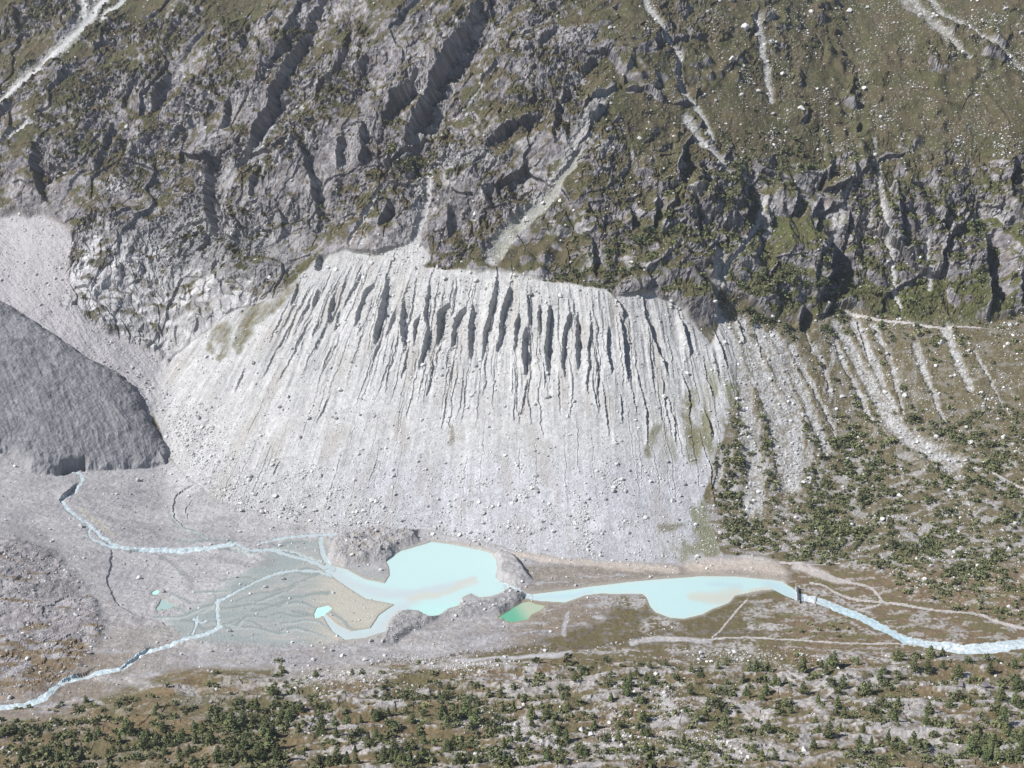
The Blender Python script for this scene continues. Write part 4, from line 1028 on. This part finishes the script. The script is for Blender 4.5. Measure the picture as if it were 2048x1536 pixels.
T1 = "1310,900,130 1360,915,110 1010,900,80 910,990,130 980,1000,80 1225,990,80 1515,920,90 1590,830,60 1670,880,80 1610,950,80 1480,1050,150 1600,1050,90 1740,970,100 1710,1010,90 1870,900,80 1850,980,90 1990,860,90 2010,1000,90 1165,1090,80 1310,1070,90 1240,1080,70 770,1000,70 740,920,60 620,1080,70 670,1090,80 740,1080,90 835,1170,110 730,1208,100 600,1208,80 450,1150,60 230,1150,90 290,1100,70 210,1208,80 290,1208,80 140,890,80 100,920,70 35,940,60 210,930,60 290,900,50 1110,1130,80 1690,1090,80 1840,1120,90 1940,1100,80 1770,1040,60 880,535,60 1080,680,50 1290,540,50 1590,740,60 700,740,50 1380,1060,70 1910,1140,60"
T2 = "180,790,100 240,800,100 320,900,130 330,770,90 440,790,100 550,870,110 570,800,80 580,690,100 650,900,120 690,950,150 720,1060,180 760,940,90 740,520,80 810,840,90 840,780,90 910,790,90 900,850,70 1010,890,90 1030,690,90 1130,560,70 1200,650,70 1250,640,60 1240,880,120 1250,800,70 1200,920,60 1270,930,80 1310,680,90 1390,960,80 1380,830,80 1500,800,80 1510,830,80 1650,760,70 1800,740,90 1850,730,70 1930,720,70 1980,690,50 2020,680,50 1800,920,90 1730,1010,90 1850,980,60 1535,1000,80 1590,1110,70 1400,1130,110 1420,1180,90 600,1180,140 590,1090,60 640,1080,70 810,1190,180 760,1120,80 460,1070,110 310,1130,110 120,1050,130 90,1000,90 190,1208,120 240,1208,90 370,1208,100 450,1208,120 40,890,80 20,870,90 1220,1208,110 1320,1208,90 1380,1208,100 1500,1208,110 1600,1208,90 1870,1208,80 1890,1140,110 1990,1110,120 2010,1160,90 1960,1190,80 860,640,60 1690,230,50 1560,290,60 1660,290,60 1190,290,60"
T3 = "1790,390,90 1550,520,60 1720,530,70 1220,530,60 1040,550,50 790,590,70 655,620,60 680,740,140 430,690,100 460,680,80 770,790,120 720,760,70 425,790,100 470,800,60 400,520,70 440,540,70 180,570,60 235,710,60 130,770,100 60,690,60 1160,670,90 1060,660,70 1500,770,100 1450,650,60 1345,780,130 1350,870,80 1570,850,80 1610,940,80 1700,980,120 1720,660,70 1690,700,60 1990,850,90 1215,970,110 1190,900,50 245,990,90 190,890,60 120,1090,110 60,1100,90 480,1120,110 520,1110,90 550,970,60 630,1050,80 590,1200,90 700,1180,80 1060,1100,110 1070,1180,80 1130,1208,90 1230,1110,70 1300,1095,60 800,1208,70 670,1120,60 180,1208,100 230,1180,90 100,1208,110 20,1208,100 1510,1208,100 1600,1208,90 1660,1208,80 1850,1110,60 1900,1120,60 1640,1090,60 590,410,50 500,430,60 860,390,50 910,490,60"
T4 = "670,195,60 505,250,60 370,310,60 310,370,70 930,270,80 1025,335,100 1205,220,70 1530,250,110 1600,260,110 1640,260,100 1720,240,90 1460,370,80 530,390,90 470,370,70 280,530,130 300,450,80 400,560,80 430,590,60 500,520,50 110,560,70 930,500,80 1490,510,90 1520,520,60 1700,490,90 1660,550,80 1790,410,90 1830,420,70 1900,400,60 1900,620,80 1960,610,60 1960,720,70 1000,780,80 1280,800,90 1290,700,60 1110,620,60 1180,610,60 440,800,100 380,850,70 190,850,80 490,970,110 430,960,70 190,960,80 330,1000,70 860,1000,80 1300,970,60 1720,910,100 1800,890,60 1860,870,60 1940,960,60 1190,1100,80 1040,1110,80 1020,1140,60 1510,1180,60 1570,1110,80 1780,1080,60 1660,1200,100 1800,1208,80 470,1120,90 540,1100,70 600,1110,60 1430,1208,60 900,1140,60 1980,1000,60"
T5 = "890,140,90 940,140,50 1190,80,90 1300,60,60 1040,240,90 1160,240,90 1300,220,60 1440,270,90 1490,160,50 1730,240,80 1960,190,70 2010,210,50 2040,120,60 900,290,60 730,310,80 760,260,60 300,210,120 240,260,80 270,150,70 20,240,120 30,320,50 390,410,100 620,440,100 30,450,90 160,540,80 340,600,90 400,690,90 745,570,80 890,560,70 730,710,70 860,720,90 1170,630,90 1150,710,90 1360,560,70 1980,410,120 1830,500,90 1960,540,100 2000,560,80 1860,650,80 1850,760,110 1880,810,80 1960,840,80 2030,860,80 1040,910,110 260,850,120 170,820,70 140,720,60 360,790,80 570,820,70 540,900,80 650,930,90 800,850,90 930,970,70 1470,900,60 1570,990,130 1680,1000,80 1760,940,110 1800,1079,100 1900,1079,90 1980,1079,110 2030,1000,90 1690,1079,80 520,190,60 680,130,40 190,220,60 1690,850,60 1700,730,60 320,940,60 120,950,80 1740,1060,90"
trees = []
for txt, u0, sc in ((T1, 0, 5.12), (T2, 400, 5.12), (T3, 800, 5.12), (T4, 1200, 5.12), (T5, 1600, 4.5714)):
    for e in txt.split():
        x, y, h = map(float, e.split(","))
        trees.append([u0 + x / sc, 1300 + y / sc, 1.17 * h / sc])
trees.sort(key=lambda t: -t[2])
more = trees[296:]
trees = trees[:296]


def up_to_px(u, v, hpx):
    p = at(u, v)
    d = float(np.linalg.norm(p - np.array([0, 0, CAM_Z])))
    return p, hpx * d / FPX


items = []
rt = random.Random(5)
for u, v, h in trees:
    p, hm = up_to_px(u, v, h)
    hm /= math.cos(math.radians(27))
    tall = "tall" if h > 22 else "mid-sized" if h > 16.2 else "small"
    items.append({'u': u, 'v': v, 'p': p, 'h': hm, 'size': tall, 'var': rt.choice((0, 1, 2, 4, 6, 7) if h > 15 else (1, 3, 4, 5, 7))})
for it in items:
    rnd = it['var'] in (3, 5)
    it['look'] = it['size'] + (" rounded" if rnd else " pointed") + " green"
name_items(items, "conifer")
for it in items:
    e = bpy.data.objects.new("conifer_tree", None)
    e.empty_display_size = .3
    COL.objects.link(e)
    e.location = tuple(it['p']); e.rotation_euler = (rt.uniform(-.05, .05), rt.uniform(-.05, .05), rt.uniform(0, 6.28))
    w = rt.uniform(1.05, 1.5)
    e.scale = (it['h'] * w, it['h'] * w, it['h'])
    tag(e, it['label'], "conifer tree", "conifers on the near hillside")
    for nm, me in (("trunk", TRUNKS[it['var'] % 3]), ("crown", CROWNS[it['var']])):
        o = bpy.data.objects.new(nm, me); COL.objects.link(o); o.parent = e


def shrub_cloud(rng, n, h, w):
    a = rng.uniform(0, 2 * math.pi, n); r = np.sqrt(rng.random(n)); z = rng.random(n)
    lob = 1 + .35 * np.sin(3 * a + rng.uniform(0, 6)) + .2 * np.sin(5 * a + rng.uniform(0, 6))
    r = r * lob * np.sqrt(1 - .85 * z * z) * w
    return np.stack([r * np.cos(a), r * np.sin(a), z * h], 1)


def weight_pick(Wm, n, rng):
    c = np.cumsum(Wm.ravel().astype(np.float64))
    k = np.searchsorted(c, rng.random(n) * c[-1])
    k = np.clip(k, 0, NV * NU - 1)
    return k // NU, k % NU


def blob(u, v, ru, rv):
    return np.exp(-((Uf - u) / ru) ** 2 - ((Vf - v) / rv) ** 2)


# where bushes grow
cl = smooth(-.02, .25, .8 * fbm(qx / 9, Tf / 8, 3, 501) + .6 * fbm(qx / 40, Tf / 30, 2, 504)) + .05
cl2 = smooth(.0, .25, fbm(qx / 40, Tf / 30, 3, 502))
W = np.zeros((NV, NU), F)
W += m_right * (1 - m_chute) * cl * (.12 + .88 * smooth(800, 900, Vf)) * smooth(1290, 1180, Vf) * (1 - .6 * rub) * smooth(-4, -40, sd_mor)
for b in [(1480, 900, 35, 90), (1730, 890, 60, 50), (1930, 870, 110, 50), (1560, 1060, 110, 45), (1700, 1010, 90, 60), (1900, 1120, 140, 60), (1640, 1085, 100, 30), (2010, 1200, 90, 50), (1540, 920, 14, 60)]:
    W += 1.3 * m_right * (1 - .85 * m_chute) * blob(*b) * (.08 + cl)
W += m_right * smooth(720, 650, Vf) * cl * (1 - m_chute) * .9
Wc = np.zeros((NV, NU), F)
for b in [(1200, 500, 50, 60), (1290, 530, 60, 50), (1380, 600, 35, 70), (1560, 580, 70, 45), (1490, 590, 40, 50), (1720, 400, 25, 70), (1830, 560, 25, 60), (1500, 350, 40, 60), (1600, 350, 40, 50), (2020, 600, 40, 40), (1950, 520, 60, 50), (1330, 480, 30, 40), (910, 370, 60, 20), (820, 330, 40, 30), (1130, 555, 60, 12), (1450, 450, 50, 60), (1620, 560, 30, 40), (640, 400, 30, 30), (1780, 450, 30, 60)]:
    Wc += blob(*b)
W += m_mount * Wc * smooth(-.1, .25, fbm(Xf / 20, Tf / 20, 3, 503)) * smooth(.62, .4, steep) * 1.3
Wn = m_near * (.12 + smooth(1380, 1500, Vf + .05 * Uf)) * cl * (1 - .6 * expo)
for b in [(555, 1380, 18, 40), (540, 1430, 60, 20), (480, 1480, 120, 40), (1980, 1490, 70, 40), (950, 1475, 60, 20), (230, 1440, 60, 10), (130, 1420, 60, 8), (1640, 1258, 60, 10), (820, 1400, 80, 14), (1150, 1350, 60, 12), (1250, 1370, 40, 20), (60, 1480, 60, 20), (1000, 1525, 120, 12), (1400, 1525, 100, 14)]:
    Wn = Wn + 1.1 * blob(*b) * smooth(-.3, .2, n2)
W += Wn * smooth(1225, 1260, Vf) * .55
W *= (1 - smooth(-6, 2, sd_water)) * (1 - m_track) * (1 - m_stream)
W *= smooth(-150, -100, Uf) * smooth(2200, 2150, Uf) * smooth(1640, 1600, Vf)
rng = np.random.default_rng(77)
jj, ii = weight_pick(W, 7600, rng)
cos, cov = [], []
gcol = C(.138, .150, .076)
sh_inst = []
for j, i in zip(jj, ii):
    hpx = rng.lognormal(0, .38) * (7.0 if vs[j] > 1290 else 5.0 if vs[j] > 640 else 5.6)
    sh_inst.append((hpx * MPP[j, i] * 1.05, j, i))
for u, v, h in more:
    sh_inst.append((1.0, int((v - vs[0]) / STEP), int((u - us[0]) / STEP)))
px_h = np.array([s[0] / MPP[s[1], s[2]] for s in sh_inst])
inframe = np.array([0 < us[s[2]] < 2048 and 8 < vs[s[1]] < 1530 for s in sh_inst])
order = np.argsort(-(px_h * inframe))
single = set(order[:170].tolist())
ind = []
for k, (h, j, i) in enumerate(sh_inst):
    if k in single:
        ind.append({'u': us[i], 'v': vs[j], 'p': P[j, i], 'h': h, 'look': "broad dark green" if px_h[k] > 15 else "low dark green"})
        continue
    n = 30
    c = shrub_cloud(rng, n, h * .75, h * .75)
    co, _ = quads_cloud(c, rng.uniform(.16, .30, n) * h, rng, .6)
    cos.append(co + P[j, i])
    t = rng.uniform(.7, 1.3) * (gcol + rng.uniform(0, 1) * C(.012, .008, -.002))
    cov.append(np.tile(t, (len(co), 1)))
MAT_SCRUB = ground_mat("scrub_leaves", 1.2, .0)
co = np.vstack(cos)
tag(mesh_from("scrub", co, np.arange(len(co), dtype=np.int32), 4, MAT_SCRUB, np.vstack(cov)), "dark green scrub spread over the slopes and knolls", "scrub", kind='stuff')
SHRUBS = []
for s in range(6):
    r = np.random.default_rng(600 + s)
    c = shrub_cloud(r, 130, .8, .72)
    q, f = quads_cloud(c, r.uniform(.07, .15, 130), r, .6)
    st, off = [], len(q)
    fs = list(f)
    for k in range(4):
        a = r.uniform(0, 6.28)
        tc_, tf_ = tube((0, 0, -.08), (.4 * math.cos(a), .4 * math.sin(a), .5), .03, .012, 4)
        st.append(tc_); fs += [x + off for x in tf_]; off += len(tc_)
    o = mesh_from("shrub", np.vstack([q] + st), np.array(fs), 4, MAT_LEAF)
    SHRUBS.append(o.data); bpy.data.objects.remove(o)
name_items(ind, "shrub")
for k, it in enumerate(ind):
    o = bpy.data.objects.new("shrub", SHRUBS[k % 6]); COL.objects.link(o)
    o.location = tuple(it['p']); o.scale = (it['h'],) * 3; o.rotation_euler = (0, 0, rt.uniform(0, 6.28))
    tag(o, it['label'], "shrub", "shrubs on the slopes")
for u, v, lab in ((939, 1512, "small orange red shrub among dark larches at bottom centre"), (311, 1523, "tiny red shrub on the pale knoll at bottom left")):
    p, h = up_to_px(u, v, 5)
    me = SHRUBS[1].copy(); me.materials.clear(); me.materials.append(MAT_RED)
    o = bpy.data.objects.new("red_shrub", me); COL.objects.link(o); o.location = tuple(p); o.scale = (h * 1.3, h * 1.3, h)
    tag(o, lab, "shrub")

# ------------------------------------------------------------------ boulders
ico = bpy.data.meshes.new("tmp")
import bmesh


def ico_np(sub):
    bm = bmesh.new(); bmesh.ops.create_icosphere(bm, subdivisions=sub, radius=1)
    v = np.array([x.co[:] for x in bm.verts]); f = np.array([[q.index for q in x.verts] for x in bm.faces], np.int32)
    bm.free()
    return v, f


def rock_shape(v, rng, cuts):
    v = v * rng.uniform(.75, 1.2, 3)
    for _ in range(cuts):                        # chop planes off the ball: angular block
        n = rng.normal(size=3); n /= np.linalg.norm(n)
        d = rng.uniform(.45, .8)
        e = v @ n - d
        v = v - np.outer(np.maximum(e, 0), n)
    return v * (1 + rng.uniform(-.05, .05, (len(v), 1)))


v1, f1 = ico_np(1); v3, f3 = ico_np(3)
# rubble: weights
R = np.zeros((NV, NU), F)
clump = .25 + smooth(-.1, .4, fbm(Xf / 25, Tf / 25, 3, 601)) * 1.2
R += m_mor * .13 + .25 * (m_lsc + m_pale * smooth(760, 640, Uf)) * np.exp(-np.clip(-sd_mor, 0, 60) / 18) * (sd_mor < 0)
R += m_mor * (.10 + .9 * smooth(900, 1010, Vf) * smooth(1500, 1100, Uf) * smooth(300, 420, Uf) * clump + .25 * smooth(850, 1000, Vf)) * clump
R += m_mor * .35 * smooth(700, 560, Vf) * smooth(640, 760, Uf)
for b in [(400, 880, 50, 50), (370, 840, 50, 40), (440, 950, 70, 40), (760, 1045, 90, 25), (900, 1075, 90, 16), (560, 1020, 60, 25), (980, 1085, 40, 14), (880, 700, 60, 80)]:
    R += 1.1 * blob(*b) * (m_mor + .3 * m_pale)
R += m_lsc * .35 * clump
R += 1.6 * m_chute * (m_right + .6 * m_mount) * smooth(-.2, .3, n2)
R += m_right * (1 - m_chute) * .42 * clump * smooth(1270, 1150, Vf)
R += m_mount * gm * smooth(1150, 1400, Uf) * smooth(470, 300, Vf) * .5 * smooth(.02, .35, fbm((Xf - .2 * Tf) / 22, Tf / 70, 4, 602))
R += m_mount * .05
for b in [(640, 1365, 35, 22), (720, 1365, 50, 20), (930, 1338, 70, 12), (1100, 1502, 50, 10), (1270, 1500, 60, 20), (1440, 1512, 70, 16), (1330, 1430, 25, 40), (1480, 1312, 90, 10), (1000, 1465, 40, 16), (800, 1320, 70, 8), (1230, 1470, 40, 30), (1420, 1498, 60, 16)]:
    R += 1.5 * blob(*b)
R += m_near * .10 * clump + m_hum * .25 + smooth(-1, 4, sd_dam) * .35 + smooth(-1, 4, sd_mnd) * .35 + .9 * strokes([([(1010, 1170), (1040, 1184)], 8, 8), ([(790, 1312), (840, 1325), (900, 1315), (990, 1300), (1100, 1298)], 4, 4), ([(1180, 1300), (1270, 1278), (1350, 1250)], 3, 3)], 1, .4)
R += .10 * m_pale
R *= (1 - smooth(-3, 1, sd_water)) * (1 - m_track) * (1 - smooth(.3, .7, m_stream)) * (1 - .80 * m_gla)
R *= smooth(-150, -100, Uf) * smooth(2200, 2150, Uf) * smooth(1640, 1600, Vf) * smooth(-120, -80, Vf)
rng = np.random.default_rng(99)
NR = 66000
jj, ii = weight_pick(R, NR, rng)
size_px = np.clip(1.0 * (1 - rng.random(NR)) ** (-.34), 1.0, 6.5)         # radius, photo pixels
rad = size_px * MPP[jj, ii]
shapes = [rock_shape(v1, rng, 5) for _ in range(24)]
vis = (us[ii] > 10) & (us[ii] < 2038) & (vs[jj] > 10) & (vs[jj] < 1526)
big_k = set(np.argsort(-(size_px * vis))[:100].tolist())
co = np.empty((NR, len(v1), 3)); cv = np.empty((NR, 3))
picked = []
for k in range(NR):
    a = rng.uniform(0, 6.28); c, s = math.cos(a), math.sin(a)
    sh = shapes[k % 24]
    r = rad[k] * .8
    p = P[jj[k], ii[k]]
    co[k, :, 0] = p[0] + r * (sh[:, 0] * c - sh[:, 1] * s)
    co[k, :, 1] = p[1] + r * (sh[:, 0] * s + sh[:, 1] * c)
    co[k, :, 2] = p[2] + r * (sh[:, 2] * .8 + .25)
    cv[k] = C(.47, .465, .455) * rng.uniform(.6, 1.35)
keepk = np.array([k not in big_k for k in range(NR)])
nk = int(keepk.sum())
fc = (f1[None] + (np.arange(nk) * len(v1))[:, None, None]).reshape(-1).astype(np.int32)
tag(mesh_from("rubble", co[keepk].reshape(-1, 3), fc, 3, MAT_RUBBLE, np.repeat(cv[keepk], len(v1), 0)), "countless pale stones strewn over scree, chutes and turf", "rubble", kind='stuff')
BOULD = []
for s in range(10):
    r = np.random.default_rng(700 + s)
    o = mesh_from("boulder", rock_shape(v3, r, 11), f3.reshape(-1), 3, MAT_BOULDER)
    BOULD.append(o.data); bpy.data.objects.remove(o)
DARKB = BOULD[3].copy(); DARKB.materials.clear(); DARKB.materials.append(plain_mat("dark_gneiss", (.16, .145, .15), .95, .1, 0, .25, 1.5))
own = "1882,686,13 1095,797,11 845,731,12 1138,870,8 890,560,12 953,563,12 952,735,8 1328,795,11 425,858,8 577,795,8 380,852,8 388,865,8 1300,1155,9 1048,1122,7 1101,1122,6 1140,1121,7 1332,1135,6 1241,1125,6 1163,1158,5 1104,1158,5 1413,1139,7 1422,1133,6 1466,1146,5 1491,1140,6 1353,1158,5 1051,1175,6 1488,66,20 1461,5,16 1727,184,11 1734,14,10 1697,26,11 1714,103,9 1518,185,14 1460,130,16 1600,225,14 9,1507,13 1274,1423,8 1241,1446,8 1266,1507,10 966,1439,7 1830,1307,8 1847,1313,7 1772,1315,5 1855,1373,4.5 1866,1378,5 1875,1374,4.5 1884,1379,4.5 1865,1370,4.5 1859,1366,4 1607,1517,15 1345,1003,11 1357,1040,9 630,1022,12 655,1018,8 700,1010,7 432,797,7 560,900,6 745,1062,9 757,1058,8 880,1046,8 962,1218,6 1002,1238,5 905,1242,6 430,1107,5 378,1098,5 140,1040,5 1607,966,9 1655,910,9 1695,918,7 1745,975,7 1800,993,12 1930,922,8 1590,340,8 1650,655,6 1625,690,5 1905,1115,6 588,1333,6 617,1333,7 1165,1470,16 1180,1483,13"
f3s = [(650, 155), (715, 145), (690, 200), (735, 240), (850, 190), (890, 195), (935, 155), (1000, 215), (1080, 170), (1175, 165), (1225, 165), (1120, 125), (880, 160), (1030, 135), (570, 220), (630, 290), (845, 280), (800, 190), (770, 230), (605, 150), (975, 130)]
bl = []
for e in own.split():
    u, v, s = map(float, e.split(","))
    bl.append((u, v, s * .5, 0))
bl += [(800 + x / 5.12, 1300 + y / 5.12, 3.4, 0) for x, y in f3s]
bl += [(1922, 1387, 8, 1), (1972, 1386, 11, 1), (1957, 1450, 8, 1)]
bl += [(us[ii[k]], vs[jj[k]], size_px[k] * .85, 0) for k in big_k]
ind = []
for u, v, s, dk in bl:
    if not (0 < u < 2048 and 0 < v < 1536):
        continue
    p, r = up_to_px(u, v, s)
    ind.append({'u': u, 'v': v, 'p': p, 'r': r, 'dk': dk, 'look': ("dark purplish" if dk else ("large pale" if s > 5.2 else "mid-sized pale" if s > 3.8 else "small pale"))})
name_items(ind, "boulder")
for k, it in enumerate(ind):
    o = bpy.data.objects.new("boulder", DARKB if it['dk'] else BOULD[k % 10]); COL.objects.link(o)
    o.location = (it['p'][0], it['p'][1], it['p'][2] + .3 * it['r']); o.scale = (it['r'] * 1.15, it['r'], it['r'] * .95)
    o.rotation_euler = (rt.uniform(-.3, .3), rt.uniform(-.3, .3), rt.uniform(0, 6.28))
    tag(o, it['label'], "boulder", "boulders lying about the valley")

# ------------------------------------------------------------------ weir at the lake outlet
def box(c, sx, sy, sz, rz=0.0, bev=.06):
    bm = bmesh.new(); bmesh.ops.create_cube(bm, size=1)
    bmesh.ops.scale(bm, vec=(sx, sy, sz), verts=bm.verts)
    bmesh.ops.bevel(bm, geom=bm.edges[:], offset=bev, segments=1, affect='EDGES')
    co = np.array([v.co[:] for v in bm.verts])
    bm.verts.index_update()
    fs = [[v.index for v in f.verts] for f in bm.faces]
    bm.free()
    a, b = math.cos(rz), math.sin(rz)
    co = np.stack([co[:, 0] * a - co[:, 1] * b, co[:, 0] * b + co[:, 1] * a, co[:, 2]], 1) + np.array(c)
    return co, fs


def polys(name, pieces, mat, parent=None):
    me = bpy.data.meshes.new(name); vv, ff, off = [], [], 0
    for co, fs in pieces:
        vv += co.tolist(); ff += [[i + off for i in f] for f in fs]; off += len(co)
    me.from_pydata(vv, [], ff); me.materials.append(mat)
    o = bpy.data.objects.new(name, me); COL.objects.link(o)
    if parent: o.parent = parent
    return o


def weir_at(ua, va, ub, vb, name, label, high, deck):
    a, b = at(ua, va, PW), at(ub, vb, PW)
    mid = (a + b) / 2
    L = float(np.linalg.norm((b - a)[:2])); rz = math.atan2(b[1] - a[1], b[0] - a[0])
    e = bpy.data.objects.new(name, None); COL.objects.link(e); e.location = (mid[0], mid[1], mid[2] - 1.5); e.rotation_euler = (0, 0, rz)
    tag(e, label, "weir")
    polys("sill", [box((0, 0, 1.1 + high * .5), L, 1.0, 2.2 + high)], MAT_CONCRETE, e)
    for s in (-1, 1):
        polys("abutment", [box((s * (L / 2 + .75), 0, 1.4 + high * .6), 1.5, 2.6, 3.4 + high), box((s * (L / 2 + .75), 1.9, 1.1 + high * .5), 1.1, 1.2, 2.6 + high)], MAT_CONCRETE, e)
    if deck:
        polys("sluice_gate", [box((-L * .28, -.72, 2.4), L * .3, .24, 2.2), box((-L * .28 - L * .16, -.72, 3.1), .25, .4, 3.6), box((-L * .28 + L * .16, -.72, 3.1), .25, .4, 3.6), box((-L * .28, -.72, 4.95), L * .36, .3, .25)], MAT_STEEL, e)
        polys("walkway", [box((0, .1, 4.1), L + 2.2, 1.0, .16), box((0, -.36, 5.1), L + 2.2, .05, .06, 0, .01), box((0, -.36, 4.65), L + 2.2, .05, .05, 0, .01)] + [box((x, -.36, 4.62), .06, .05, 1.0, 0, .01) for x in np.linspace(-L / 2, L / 2, 6)], MAT_STEEL, e)
    return e


weir_at(1596, 1206, 1595, 1180, "weir", "dark concrete weir with sluice gate across the lake outlet", .8, True)
weir_at(1629, 1211, 1633, 1190, "weir", "low concrete sill across the white water just below the sluice weir", .2, False)
p = at(1591, 1182)
e = bpy.data.objects.new("gauge_mast", None); COL.objects.link(e); e.location = tuple(p)
tag(e, "pale gauge mast standing on the turf beside the concrete weir", "mast")
polys("pole", [tube((0, 0, -.5), (0, 0, 7.0), .16, .11, 8)[:1] + ([list(q) for q in np.array(tube((0, 0, -.5), (0, 0, 7.0), .16, .11, 8)[1]).reshape(-1, 4)],)], MAT_WHITE, e)
polys("instrument_box", [box((.25, 0, 1.8), .5, .4, .7, 0, .03)], MAT_WHITE, e)
polys("footing", [box((0, 0, .05), 1.0, 1.0, .5, 0, .05)], MAT_CONCRETE, e)

# ------------------------------------------------------------------ valley air
bpy.ops.mesh.primitive_cube_add(size=1)
hz = bpy.context.object
hz.name = "haze"
x0, x1, y0, y1, z0, z1 = float(P[..., 0].min()) - 60, float(P[..., 0].max()) + 60, -60.0, float(P[..., 1].max()) + 60, float(P[..., 2].min()) - 1, float(max(P[..., 2].max(), CAM_Z)) + 12
hz.location = ((x0 + x1) / 2, (y0 + y1) / 2, (z0 + z1) / 2); hz.scale = (x1 - x0, y1 - y0, z1 - z0)
hm_, hn_, hl_, hb_ = new_mat("valley_air")
hn_.remove(hb_)
pv = hn_.new("ShaderNodeVolumePrincipled")
pv.inputs["Color"].default_value = (.80, .87, 1.0, 1); pv.inputs["Density"].default_value = HAZE; pv.inputs["Anisotropy"].default_value = .2
hl_.new(pv.outputs[0], hn_["Material Output"].inputs["Volume"])
hz.data.materials.append(hm_)
tag(hz, kind='stuff')
